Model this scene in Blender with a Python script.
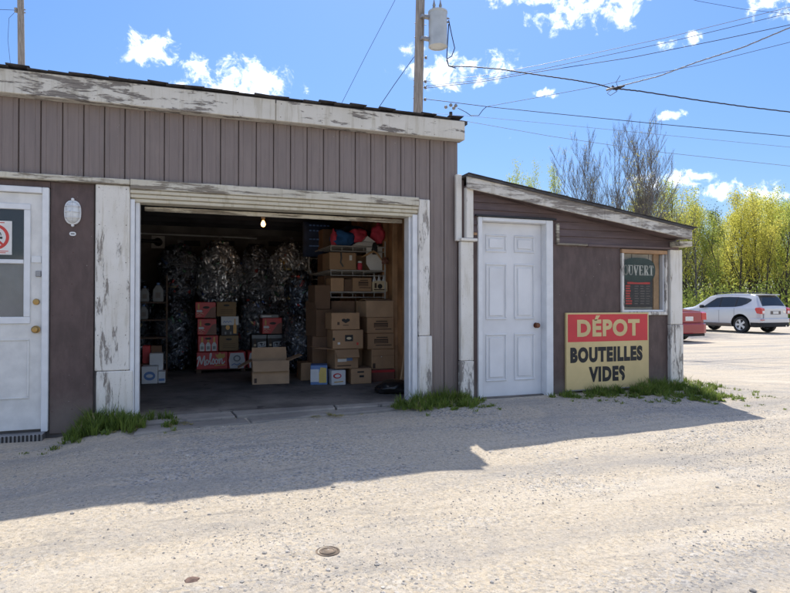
import bpy, bmesh, math, random
from mathutils import Vector, Matrix, noise
R = math.radians
SC = bpy.context.scene
COL = SC.collection
for o in list(bpy.data.objects): bpy.data.objects.remove(o, do_unlink=True)

# ------------------------------------------------------------------ camera
EYE = Vector((0, -6, 1.25)); YAW = R(20); PITCH = math.atan(6.5/600)
cam = bpy.data.cameras.new('camera'); camo = bpy.data.objects.new('camera', cam); COL.objects.link(camo)
cam.sensor_width = 36; cam.lens = 36*600/790; cam.clip_start = .05; cam.clip_end = 3000
camo.location = EYE; camo.rotation_euler = (math.pi/2+PITCH, 0, -YAW); SC.camera = camo
def at(px, Z):
    """ground-plan point of the surveyed bearing px at depth Z metres"""
    x = (px-395)/600
    return (Z*(math.sin(YAW)+x*math.cos(YAW)), -6+Z*(math.cos(YAW)-x*math.sin(YAW)))
def at3(px, py, Z):
    x, y = at(px, Z); z = (296.5-py)/600
    return Vector((x, y, EYE.z+Z*(math.sin(PITCH)+z*math.cos(PITCH))/(math.cos(PITCH)-z*math.sin(PITCH))))

# ------------------------------------------------------------------ sky, sun, exposure
SUNV = Vector((.76, 1.8, 2.80)).normalized()
SUN_EL = math.asin(SUNV.z); SUN_AZ = math.atan2(SUNV.x, SUNV.y)
W = bpy.data.worlds.new('World'); SC.world = W; W.use_nodes = True
wn = W.node_tree.nodes; wl = W.node_tree.links; wn.clear()
def wnode(t, **k):
    n = wn.new(t)
    for a, b in k.items(): setattr(n, a, b)
    return n
def wmath(op, a, b=None, clamp=False):
    n = wnode('ShaderNodeMath', operation=op, use_clamp=clamp)
    for i, v in enumerate((a, b)):
        if v is None: continue
        if isinstance(v, (int, float)): n.inputs[i].default_value = v
        else: wl.new(v, n.inputs[i])
    return n.outputs[0]
sky = wnode('ShaderNodeTexSky', sky_type='NISHITA', sun_disc=False, sun_elevation=SUN_EL, sun_rotation=SUN_AZ,
            altitude=0, air_density=1.0, dust_density=.3, ozone_density=2.2)
tcw = wnode('ShaderNodeTexCoord'); DIR = tcw.outputs['Generated']
def wdot(v):
    n = wnode('ShaderNodeVectorMath', operation='DOT_PRODUCT'); wl.new(DIR, n.inputs[0]); n.inputs[1].default_value = v
    return n.outputs['Value']
def raydir(px, py):
    x = (px-395)/600; z = (296.5-py)/600
    return (Vector((math.cos(YAW), -math.sin(YAW), 0))*x+Vector((math.sin(YAW)*math.cos(PITCH), math.cos(YAW)*math.cos(PITCH), math.sin(PITCH)))
            + Vector((-math.sin(YAW)*math.sin(PITCH), -math.cos(YAW)*math.sin(PITCH), math.cos(PITCH)))*z).normalized()
CLOUDS = [(150,50,22,15),(185,62,26,8),(228,78,34,16),(258,84,30,17),(240,92,44,11),(445,72,34,13),(482,66,26,11),(462,80,28,7),(415,50,12,6),
          (588,6,48,19),(622,14,20,11),(545,-2,22,8),(676,42,13,5),(690,37,13,5),(664,116,9,4),(676,114,9,4),(678,180,28,9),(648,184,22,8),(735,192,34,9),(760,198,30,7),(790,2,32,15),(545,92,9,3.5),(556,96,5,2.5),(500,2,14,5)]
# bearing and height of the view ray, so every cloud is one scaled ellipse in the sky dome
sep = wnode('ShaderNodeSeparateXYZ'); wl.new(DIR, sep.inputs[0])
def azel(d): return math.atan2(d.x, d.y), math.asin(d.z)
ae = wnode('ShaderNodeCombineXYZ'); wl.new(wmath('ARCTAN2', sep.outputs[0], sep.outputs[1]), ae.inputs[0]); wl.new(wmath('ARCSINE', sep.outputs[2]), ae.inputs[1])
acc = None
for px, py, a, b in CLOUDS:
    az, el = azel(raydir(px, py)); az2 = azel(raydir(px+a*1.42, py))[0]; el2 = azel(raydir(px, py-b*1.42))[1]
    sa, sb = 1/abs(az2-az), 1/abs(el2-el)
    n = wnode('ShaderNodeVectorMath', operation='MULTIPLY_ADD'); wl.new(ae.outputs[0], n.inputs[0]); n.inputs[1].default_value = (sa, sb, 0); n.inputs[2].default_value = (-az*sa, -el*sb, 0)
    d = wnode('ShaderNodeVectorMath', operation='DOT_PRODUCT'); wl.new(n.outputs[0], d.inputs[0]); wl.new(n.outputs[0], d.inputs[1])
    acc = d.outputs['Value'] if acc is None else wmath('MINIMUM', acc, d.outputs['Value'])
acc = wmath('MAXIMUM', wmath('SUBTRACT', 1.0, acc), -1.5)
# cumulus added over the unseen rest of the dome to brighten the shade
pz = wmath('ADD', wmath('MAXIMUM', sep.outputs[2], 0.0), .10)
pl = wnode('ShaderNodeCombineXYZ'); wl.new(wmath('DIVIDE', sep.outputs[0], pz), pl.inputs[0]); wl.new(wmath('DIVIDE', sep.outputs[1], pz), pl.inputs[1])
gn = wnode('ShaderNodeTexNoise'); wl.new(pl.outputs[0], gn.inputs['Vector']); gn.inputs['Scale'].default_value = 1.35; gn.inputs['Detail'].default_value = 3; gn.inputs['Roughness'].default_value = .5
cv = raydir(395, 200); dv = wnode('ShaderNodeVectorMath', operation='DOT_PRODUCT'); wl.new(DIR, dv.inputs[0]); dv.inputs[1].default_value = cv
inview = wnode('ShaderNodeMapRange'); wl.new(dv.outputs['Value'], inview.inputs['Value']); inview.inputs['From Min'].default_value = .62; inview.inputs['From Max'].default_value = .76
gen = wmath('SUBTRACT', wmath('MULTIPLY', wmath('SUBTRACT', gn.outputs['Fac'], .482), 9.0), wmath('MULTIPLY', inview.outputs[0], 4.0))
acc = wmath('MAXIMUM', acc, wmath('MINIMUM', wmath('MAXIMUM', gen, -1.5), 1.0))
nz = wnode('ShaderNodeTexNoise'); wl.new(DIR, nz.inputs['Vector'])
nz.inputs['Scale'].default_value = 36; nz.inputs['Detail'].default_value = 8; nz.inputs['Roughness'].default_value = .66; nz.inputs['Distortion'].default_value = .35
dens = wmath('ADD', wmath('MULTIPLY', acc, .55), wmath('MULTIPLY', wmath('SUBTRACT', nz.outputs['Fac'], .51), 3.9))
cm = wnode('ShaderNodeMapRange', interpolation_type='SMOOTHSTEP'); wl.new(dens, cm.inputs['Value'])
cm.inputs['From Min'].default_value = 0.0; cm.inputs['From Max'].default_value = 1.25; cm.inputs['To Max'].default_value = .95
hsv = wnode('ShaderNodeHueSaturation'); wl.new(sky.outputs[0], hsv.inputs['Color'])
hsv.inputs['Saturation'].default_value = 1.18; hsv.inputs['Value'].default_value = 1.0; hsv.inputs['Hue'].default_value = .503
tint = wnode('ShaderNodeMix', data_type='RGBA', blend_type='MULTIPLY'); tint.inputs['Factor'].default_value = 1; el_ = wnode('ShaderNodeMapRange', interpolation_type='SMOOTHSTEP'); wl.new(sep.outputs[2], el_.inputs['Value']); el_.inputs['From Max'].default_value = .55; el_.inputs['To Min'].default_value = .66
esc = wnode('ShaderNodeVectorMath', operation='SCALE'); wl.new(hsv.outputs[0], esc.inputs[0]); wl.new(el_.outputs[0], esc.inputs['Scale']); wl.new(esc.outputs[0], tint.inputs['A'])
tint.inputs['B'].default_value = (.565, .595, .67, 1)
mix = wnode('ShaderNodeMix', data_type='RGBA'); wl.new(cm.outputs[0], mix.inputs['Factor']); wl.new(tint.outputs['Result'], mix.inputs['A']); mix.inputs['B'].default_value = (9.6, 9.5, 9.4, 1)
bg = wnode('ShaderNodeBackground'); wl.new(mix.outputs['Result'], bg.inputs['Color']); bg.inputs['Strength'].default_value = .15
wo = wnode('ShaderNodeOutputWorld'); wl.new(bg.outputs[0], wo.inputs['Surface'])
sl = bpy.data.lights.new('sun', 'SUN'); so = bpy.data.objects.new('sun', sl); COL.objects.link(so)
sl.energy = 3.0; sl.angle = R(.53); sl.color = (1, .94, .84); so.rotation_euler = SUNV.to_track_quat('Z', 'Y').to_euler(); so.location = (10, 20, 40)
SC.view_settings.view_transform = 'Standard'; SC.view_settings.look = 'None'; SC.view_settings.gamma = 1
SC.view_settings.exposure = .92; SC.view_settings.use_curve_mapping = False
W.cycles.sampling_method = 'MANUAL'; W.cycles.sample_map_resolution = 256
SC.render.engine = 'CYCLES'; SC.cycles.max_bounces = 8; SC.cycles.transparent_max_bounces = 16

# ------------------------------------------------------------------ node material helpers
class NM:
    def __init__(s, name):
        s.m = bpy.data.materials.new(name); s.m.use_nodes = True
        s.n = s.m.node_tree.nodes; s.l = s.m.node_tree.links; s.n.clear()
        s.out = s.n.new('ShaderNodeOutputMaterial'); s.b = s.n.new('ShaderNodeBsdfPrincipled'); s.l.new(s.b.outputs[0], s.out.inputs[0])
        s.tc = s.n.new('ShaderNodeTexCoord'); s._oi = None
    def co(s, kind='Object', scale=(1,1,1), jitter=False):
        mp = s.n.new('ShaderNodeMapping'); s.l.new(s.tc.outputs[kind], mp.inputs[0]); mp.inputs['Scale'].default_value = scale
        if jitter:
            v = s.n.new('ShaderNodeVectorMath'); v.operation = 'SCALE'; v.inputs[0].default_value = (13.7, 7.3, 29.1); s.l.new(s.rnd(), v.inputs['Scale'])
            s.l.new(v.outputs[0], mp.inputs['Location'])
        return mp.outputs[0]
    def pos(s, scale=(1,1,1)):
        g = s.n.new('ShaderNodeNewGeometry'); mp = s.n.new('ShaderNodeMapping'); s.l.new(g.outputs['Position'], mp.inputs[0]); mp.inputs['Scale'].default_value = scale
        return mp.outputs[0]
    def rnd(s):
        if not s._oi: s._oi = s.n.new('ShaderNodeObjectInfo')
        return s._oi.outputs['Random']
    def noise(s, vec, scale=5, detail=6, rough=.55, dist=0):
        t = s.n.new('ShaderNodeTexNoise'); s.l.new(vec, t.inputs['Vector'])
        for k, v in (('Scale',scale),('Detail',detail),('Roughness',rough),('Distortion',dist)): t.inputs[k].default_value = v
        return t.outputs['Fac']
    def vor(s, vec, scale=20, feature='F1', out='Distance'):
        t = s.n.new('ShaderNodeTexVoronoi'); t.feature = feature; s.l.new(vec, t.inputs['Vector']); t.inputs['Scale'].default_value = scale
        return t.outputs[out]
    def wave(s, vec, scale=5, dist=3, detail=3, dscale=1.5, direction='X'):
        t = s.n.new('ShaderNodeTexWave'); t.bands_direction = direction; s.l.new(vec, t.inputs['Vector'])
        for k, v in (('Scale',scale),('Distortion',dist),('Detail',detail),('Detail Scale',dscale)): t.inputs[k].default_value = v
        return t.outputs['Fac']
    def map(s, v, a, b, c=0, d=1, smooth=True):
        t = s.n.new('ShaderNodeMapRange'); t.interpolation_type = 'SMOOTHSTEP' if smooth else 'LINEAR'; s.l.new(v, t.inputs['Value'])
        for k, q in (('From Min',a),('From Max',b),('To Min',c),('To Max',d)): t.inputs[k].default_value = q
        return t.outputs[0]
    def math(s, op, a, b=0.0, clamp=False):
        t = s.n.new('ShaderNodeMath'); t.operation = op; t.use_clamp = clamp
        for i, v in enumerate((a, b)):
            if isinstance(v, (int, float)): t.inputs[i].default_value = v
            else: s.l.new(v, t.inputs[i])
        return t.outputs[0]
    def mixc(s, f, a, b, blend='MIX'):
        t = s.n.new('ShaderNodeMix'); t.data_type = 'RGBA'; t.blend_type = blend
        for k, v in (('Factor',f),('A',a),('B',b)):
            i = [q for q in t.inputs if q.name == k and (q.type == 'RGBA' or k == 'Factor' and q.type == 'VALUE')][0]
            if isinstance(v, (int, float)): i.default_value = v
            elif isinstance(v, tuple): i.default_value = (*v, 1) if len(v) == 3 else v
            else: s.l.new(v, i)
        return [q for q in t.outputs if q.type == 'RGBA'][0]
    def bump(s, h, strength=.3, dist=.01, prev=None):
        t = s.n.new('ShaderNodeBump'); s.l.new(h, t.inputs['Height']); t.inputs['Strength'].default_value = strength; t.inputs['Distance'].default_value = dist
        if prev is not None: s.l.new(prev, t.inputs['Normal'])
        return t.outputs[0]
    def set(s, **k):
        nm = dict(col='Base Color', rough='Roughness', metal='Metallic', normal='Normal', ior='IOR', trans='Transmission Weight', alpha='Alpha', spec='Specular IOR Level',
                  emit='Emission Color', emits='Emission Strength', coat='Coat Weight')
        for a, v in k.items():
            i = s.b.inputs[nm[a]]
            if isinstance(v, (int, float)): i.default_value = v
            elif isinstance(v, tuple): i.default_value = (*v, 1) if len(v) == 3 else v
            else: s.l.new(v, i)
        return s.m
M = {}
def plain(name, col, rough=.6, metal=0, var=.12, bumps=0, scale=9, **k):
    q = NM(name); c = q.co('Object', jitter=True); n = q.noise(c, scale, 6)
    cc = q.mixc(q.map(n, .3, .7), tuple(v*(1-var) for v in col), tuple(min(1, v*(1+var)) for v in col))
    if name.startswith('cardboard'): cc = q.mixc(q.math('MULTIPLY', q.rnd(), .55), cc, tuple(v*.62 for v in col))
    if bumps: k['normal'] = q.bump(q.noise(c, scale*6, 4), bumps, .004)
    M[name] = q.set(col=cc, rough=rough, metal=metal, **k); return M[name]
def peeling(name, lo, hi, stretch=(1,1,1), paint=(.70,.69,.66), wood=(.20,.18,.16), fleck=.5, gain=1.0):
    q = NM(name); c = q.co('Object', stretch, jitter=False); p = q.pos()
    big = q.noise(c, 2.3, 3, .5); mid = q.noise(c, 11, 7, .66, .4); fine = q.noise(c, 46, 4, .7)
    v = q.math('ADD', q.math('MULTIPLY', big, .30), q.math('ADD', q.math('MULTIPLY', mid, .62), q.math('MULTIPLY', fine, .18)))
    mask = q.map(v, lo, hi, smooth=False)                      # 1 = bare wood
    grain = q.noise(q.co('Object', tuple(s*6 if s > .9 else s for s in stretch)), 13, 5, .7)
    wcol = q.mixc(q.map(grain, .3, .7), tuple(w*.62 for w in wood), tuple(min(1, w*1.5) for w in wood))
    dirt = q.math('ADD', q.map(q.noise(p, 3.1, 5), .35, .75, 0, .6), q.map(q.noise(q.pos((9,9,.9)), 2.2, 6, .65), .5, .72, 0, 1.3))
    pcol = q.mixc(dirt, paint, tuple(x*f for x, f in zip(paint, (.80, .78, .73))))
    chip = q.map(q.noise(p, 90, 3, .6), .66, .70)
    pcol = q.mixc(q.math('MULTIPLY', chip, fleck), pcol, (.20, .16, .14))
    h = q.math('SUBTRACT', q.math('MULTIPLY', grain, .25), mask)
    M[name] = q.set(col=q.mixc(mask, pcol, wcol), rough=q.map(mask, 0, 1, .5, .85), normal=q.bump(h, .55, .006)); return M[name]
# boards that run along x, and posts that run along z
peeling('paint_board', .562, .595, (.28, 1, 1.3), paint=(.66,.63,.56), fleck=.25)
peeling('paint_post', .615, .65, (1.6, 1, .30), paint=(.77,.74,.68), wood=(.27,.24,.21), fleck=.6)
peeling('paint_post_worn', .56, .60, (1.5, 1, .30), paint=(.76,.73,.68), wood=(.27,.245,.22))
peeling('paint_fascia_worn', .535, .60, (.26, 1, 1.6), paint=(.66,.63,.57), wood=(.23,.205,.18), fleck=.4)
peeling('paint_header', .66, .80, (.3, 1, 2), paint=(.62,.575,.46), fleck=.1)
peeling('paint_trim_worn', .535, .58, (.22, 1, 2), paint=(.62,.58,.48), wood=(.22,.19,.15), fleck=.35)
def siding(name, col, streak=(8,1,.6), var=.22, rough=.42, dust=(.17,.15,.14)):
    q = NM(name); c = q.co('Object', streak, jitter=True); p = q.pos()
    a = q.noise(c, 4, 6, .6); b = q.noise(p, 2.1, 6, .6); f = q.noise(p, 120, 3)
    cc = q.mixc(q.map(a, .3, .7), tuple(v*(1-var) for v in col), tuple(v*(1+var) for v in col))
    cc = q.mixc(q.map(b, .46, .75, 0, .5), cc, dust)
    sz = q.n.new('ShaderNodeSeparateXYZ'); q.l.new(q.pos(), sz.inputs[0]); spl = q.math('ADD', sz.outputs[2], q.math('MULTIPLY', q.noise(p, 5, 6, .65), .55))
    cc = q.mixc(q.map(spl, .78, .45, 0, .55), cc, (.20,.17,.145))          # mud splashed up from the ground
    run = q.noise(q.pos((14, 14, .7)), 1.6, 6, .6); cc = q.mixc(q.map(run, .60, .74, 0, .5), cc, dust)
    chip = q.map(q.noise(p, 34, 4, .65), .72, .735)
    cc = q.mixc(chip, cc, (.42,.38,.36))
    M[name] = q.set(col=cc, rough=q.map(b, .3, .7, rough, rough+.2), normal=q.bump(q.math('ADD', q.math('MULTIPLY', f, .15), a), .12, .006)); return M[name]
siding('siding_metal', (.20,.160,.145), var=.09, dust=(.25,.21,.19))
siding('plywood_brown', (.095,.062,.056), (3,1,1.2), rough=.5, dust=(.135,.10,.09))
siding('clapboard_brown', (.13,.092,.09), (.6,1,6), rough=.5, dust=(.20,.16,.15))
plain('white_vinyl', (.74,.75,.76), .38, var=.05)
plain('white_door', (.73,.735,.745), .35, var=.07, bumps=.05, scale=2.5)
plain('cream_door', (.70,.69,.66), .4, var=.08)
plain('brass', (.36,.24,.10), .35, 1)
plain('brown_knob', (.16,.06,.03), .3, .4)
plain('dark_metal', (.05,.05,.055), .45, .8)
plain('grey_metal', (.30,.30,.31), .45, .7)
plain('jug_plastic', (.16,.165,.17), .4, var=.1)
plain('white_plastic', (.72,.73,.73), .3, var=.04)
plain('black_plastic', (.012,.012,.014), .35)
plain('white_paper', (.72,.71,.68), .7, var=.05)
plain('red_print', (.58,.05,.04), .5, var=.05)
plain('black_print', (.015,.015,.017), .6)
plain('grey_print', (.14,.12,.11), .6)
plain('brown_print', (.075,.045,.03), .7)
plain('raw_wood', (.40,.24,.13), .65, var=.2, scale=5)
plain('wood_tan', (.45,.28,.14), .55, var=.15)
plain('wood_dark', (.09,.055,.035), .7, var=.3)
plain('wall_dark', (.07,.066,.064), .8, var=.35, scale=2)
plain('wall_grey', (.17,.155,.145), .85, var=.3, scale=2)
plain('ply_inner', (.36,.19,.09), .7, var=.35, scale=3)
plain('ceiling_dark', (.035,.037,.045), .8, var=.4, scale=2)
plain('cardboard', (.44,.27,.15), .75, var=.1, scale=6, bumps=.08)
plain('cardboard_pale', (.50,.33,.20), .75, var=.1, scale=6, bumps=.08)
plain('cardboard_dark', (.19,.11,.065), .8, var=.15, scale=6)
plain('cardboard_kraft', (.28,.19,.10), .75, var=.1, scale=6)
plain('case_red', (.52,.045,.05), .45, var=.08)
plain('case_brown', (.20,.085,.06), .5, var=.1)
plain('case_white', (.62,.63,.64), .5, var=.06)
plain('case_blue', (.12,.22,.45), .5, var=.1)
plain('case_yellow', (.62,.46,.12), .5, var=.1)
plain('case_black', (.025,.024,.026), .5, var=.2)
plain('case_grey', (.22,.23,.24), .5)
plain('gold', (.55,.34,.07), .45)
plain('amber', (.62,.30,.03), .35)
plain('cream', (.62,.52,.34), .6)
plain('pink_cloth', (.62,.06,.10), .85, var=.2, bumps=.2)
plain('blue_cloth', (.02,.10,.27), .85, var=.25, bumps=.2)
plain('navy_cloth', (.02,.035,.08), .8, var=.3)
plain('black_bag', (.012,.012,.013), .28, var=.3, bumps=.5, scale=5)
plain('wire_white', (.42,.40,.37), .4)
plain('rubber', (.02,.02,.02), .8, var=.2)
plain('cable', (.018,.018,.02), .6)
plain('cable_pale', (.22,.23,.25), .5, .4)
plain('porcelain', (.24,.24,.24), .3)
plain('transformer_paint', (.44,.47,.48), .4, var=.08, scale=3)
plain('shingle', (.055,.052,.055), .9, var=.35, bumps=.5, scale=14)
plain('roofing', (.07,.066,.066), .9, var=.3, bumps=.4)
plain('sign_yellow', (.66,.51,.24), .5, var=.07, scale=4)
plain('sign_red', (.62,.035,.045), .45, var=.06, scale=4)
plain('green_sign', (.018,.045,.036), .35)
plain('curtain', (.50,.47,.40), .8)
plain('letter_pale', (.66,.66,.58), .5)
plain('threshold', (.40,.40,.40), .55)
plain('concrete_block', (.30,.29,.27), .9, var=.2, bumps=.4)
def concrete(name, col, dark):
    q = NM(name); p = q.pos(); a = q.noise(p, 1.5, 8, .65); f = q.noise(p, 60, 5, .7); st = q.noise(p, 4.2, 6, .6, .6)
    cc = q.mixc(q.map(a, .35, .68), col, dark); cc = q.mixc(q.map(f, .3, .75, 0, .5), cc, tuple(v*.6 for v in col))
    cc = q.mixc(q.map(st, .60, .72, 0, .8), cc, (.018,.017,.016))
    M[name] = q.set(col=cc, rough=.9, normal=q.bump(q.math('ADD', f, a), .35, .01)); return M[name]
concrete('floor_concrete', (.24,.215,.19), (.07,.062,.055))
concrete('apron_concrete', (.38,.345,.30), (.20,.185,.17))
def ground_mat():
    q = NM('gravel_ground'); p = q.pos(); st = q.pos((.35, 1.25, 1))
    big = q.noise(p, .55, 6, .6, .5); mid = q.noise(st, 1.6, 8, .68, .6); f = q.noise(p, 38, 6, .75); vf = q.noise(p, 150, 3, .7)
    cell = q.vor(p, 62, out='Color'); cd = q.vor(p, 62); cell2 = q.vor(p, 27, out='Color'); cd2 = q.vor(p, 27)
    sand = q.mixc(q.map(f, .25, .75), (.44,.37,.275), (.70,.60,.455))
    bw = q.n.new('ShaderNodeSeparateColor'); q.l.new(cell, bw.inputs[0]); bw2 = q.n.new('ShaderNodeSeparateColor'); q.l.new(cell2, bw2.inputs[0])
    stone = q.mixc(bw.outputs[0], (.20,.20,.20), (.66,.61,.54))
    grav = q.map(q.math('ADD', q.math('MULTIPLY', big, .45), q.math('MULTIPLY', mid, .6)), .49, .66)
    isst = q.math('MULTIPLY', q.map(bw.outputs[1], .38, .46), q.math('ADD', q.math('MULTIPLY', grav, .7), .28), clamp=True)
    cc = q.mixc(isst, sand, stone)
    bst = q.math('MULTIPLY', q.math('MULTIPLY', q.map(bw2.outputs[1], .80, .84), q.map(cd2, .30, .22)), q.math('ADD', grav, .35), clamp=True)
    cc = q.mixc(bst, cc, q.mixc(bw2.outputs[0], (.17,.17,.18), (.46,.44,.41)))
    cc = q.mixc(q.map(q.noise(st, 4.5, 9, .72, .8), .54, .72, 0, .62), cc, (.21,.20,.19))
    cc = q.mixc(q.map(q.noise(q.pos((.5,1.1,1)), .9, 7, .7, 1.0), .48, .70, 0, .55), cc, (.33,.315,.30))
    sp_ = q.noise(p, 58, 5, .72); cc = q.mixc(q.map(sp_, .585, .65, 0, .72), cc, (.19,.18,.17)); cc = q.mixc(q.map(sp_, .42, .36, 0, .45), cc, (.74,.67,.56))
    rot = q.n.new('ShaderNodeMapping'); q.l.new(q.pos(), rot.inputs[0]); rot.inputs['Rotation'].default_value = (0, 0, R(9)); rot.inputs['Scale'].default_value = (.10, 1.5, 1)
    tr_ = q.noise(rot.outputs[0], 1.5, 6, .6, .3)
    cc = q.mixc(q.map(tr_, .50, .68, 0, .50), cc, (.30,.29,.28)); cc = q.mixc(q.map(tr_, .46, .34, 0, .45), cc, (.70,.62,.50))
    cc = q.mixc(q.map(vf, .58, .70, 0, .8), cc, (.14,.13,.12))
    h = q.math('ADD', q.math('ADD', q.math('MULTIPLY', isst, .25), q.math('MULTIPLY', f, .7)), q.math('ADD', q.math('MULTIPLY', bst, .5), q.math('ADD', q.math('MULTIPLY', sp_, -.5), q.math('MULTIPLY', vf, .25))))
    M['ground'] = q.set(col=cc, rough=.95, spec=.2, normal=q.bump(h, .7, .016))
ground_mat()
def stone_mat():
    q = NM('pebble'); oi = q.n.new('ShaderNodeAttribute'); oi.attribute_name = 'tone'
    M['pebble'] = q.set(col=q.mixc(oi.outputs['Fac'], (.22,.21,.195), (.66,.60,.52)), rough=.9)
stone_mat()
def leafy(name, a, b, trans=.5, tcol=None):
    q = NM(name); p = q.pos(); at_ = q.n.new('ShaderNodeAttribute'); at_.attribute_name = 'tone'
    f = q.math('ADD', q.math('MULTIPLY', at_.outputs['Fac'], .6), q.math('MULTIPLY', q.noise(p, .5, 3), .5))
    c = q.mixc(q.map(f, .2, .85), a, b); c = q.mixc(q.math('MULTIPLY', q.rnd(), .35), c, tuple(x*y for x, y in zip(b, (.75,.95,.8))))
    if 'grass_b' in name: c = q.mixc(q.map(at_.outputs['Fac'], .86, .90), c, (.42,.36,.18))
    q.set(col=c, rough=.6)
    t = q.n.new('ShaderNodeBsdfTranslucent'); q.l.new(c if tcol is None else q.mixc(.5, c, tcol), t.inputs[0])
    mx = q.n.new('ShaderNodeMixShader'); mx.inputs[0].default_value = trans; q.l.new(q.b.outputs[0], mx.inputs[1]); q.l.new(t.outputs[0], mx.inputs[2]); q.l.new(mx.outputs[0], q.out.inputs[0])
    M[name] = q.m
leafy('leaf_yellow', (.40,.39,.07), (.82,.74,.17), .66)
leafy('leaf_green', (.28,.33,.07), (.62,.64,.17), .66)
leafy('leaf_dark', (.06,.085,.02), (.16,.20,.045), .45)
leafy('leaf_olive', (.34,.31,.12), (.60,.54,.24), .55)
leafy('grass_blade', (.06,.10,.02), (.25,.32,.06), .45)
leafy('grass_dry', (.22,.20,.07), (.40,.34,.15), .3)
plain('bark', (.085,.07,.06), .9, var=.35, bumps=.5, scale=3)
plain('bark_grey', (.16,.145,.13), .9, var=.3, bumps=.4, scale=3)
def pole_wood():
    q = NM('pole_wood'); c = q.co('Object', (5, 5, .35)); g = q.noise(c, 4, 7, .7)
    M['pole_wood'] = q.set(col=q.mixc(q.map(g, .3, .7), (.17,.15,.13), (.38,.34,.30)), rough=.9, normal=q.bump(g, .5, .01))
pole_wood()
def car_paint(name, col, metal=.5, rough=.28):
    q = NM(name); M[name] = q.set(col=col, metal=metal, rough=rough, coat=.6)
car_paint('paint_silver', (.60,.61,.635), .2, .25); car_paint('paint_red', (.30,.008,.018), .0, .32)
def glassy(name, tint, opac, rough=.04):
    q = NM(name); q.set(col=tint, rough=rough, spec=.6)
    t = q.n.new('ShaderNodeBsdfTransparent'); mx = q.n.new('ShaderNodeMixShader'); mx.inputs[0].default_value = opac
    q.l.new(t.outputs[0], mx.inputs[1]); q.l.new(q.b.outputs[0], mx.inputs[2]); q.l.new(mx.outputs[0], q.out.inputs[0]); M[name] = q.m
glassy('car_glass', (.012,.016,.018), .8); glassy('window_glass', (.03,.032,.035), .09); glassy('door_glass', (.05,.055,.06), .30, .05); glassy('door_glass_upper', (.05,.055,.06), .66, .05)  # door panes: pale lower and darker upper opacity imitate reflections in the glass
q = NM('bag_film'); q.set(col=(.30,.33,.38), rough=.18, spec=.8, normal=q.bump(q.noise(q.co('Object', (1,1,.6)), 7, 5, .6, 1.2), .9, .05))
t = q.n.new('ShaderNodeBsdfTransparent'); mx = q.n.new('ShaderNodeMixShader'); mx.inputs[0].default_value = .20
q.l.new(t.outputs[0], mx.inputs[1]); q.l.new(q.b.outputs[0], mx.inputs[2]); q.l.new(mx.outputs[0], q.out.inputs[0]); M['bag_film'] = q.m
q = NM('can_metal'); a = q.n.new('ShaderNodeAttribute'); a.attribute_name = 'tint'; M['can_metal'] = q.set(col=a.outputs['Color'], metal=.78, rough=.34)
q = NM('tail_light'); M['tail_light'] = q.set(col=(.55,.012,.02), rough=.15, coat=.8)
q = NM('tail_clear'); M['tail_clear'] = q.set(col=(.75,.70,.70), rough=.15, coat=.8)
q = NM('chrome'); M['chrome'] = q.set(col=(.7,.7,.72), metal=1, rough=.18)
q = NM('alloy'); M['alloy'] = q.set(col=(.6,.61,.62), metal=.3, rough=.32)
q = NM('bulb_glow'); M['bulb_glow'] = q.set(col=(1,.7,.4), emit=(1,.50,.18), emits=4.5)
q = NM('lamp_glass'); M['lamp_glass'] = q.set(col=(.72,.74,.74), rough=.2, spec=.6)

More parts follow.
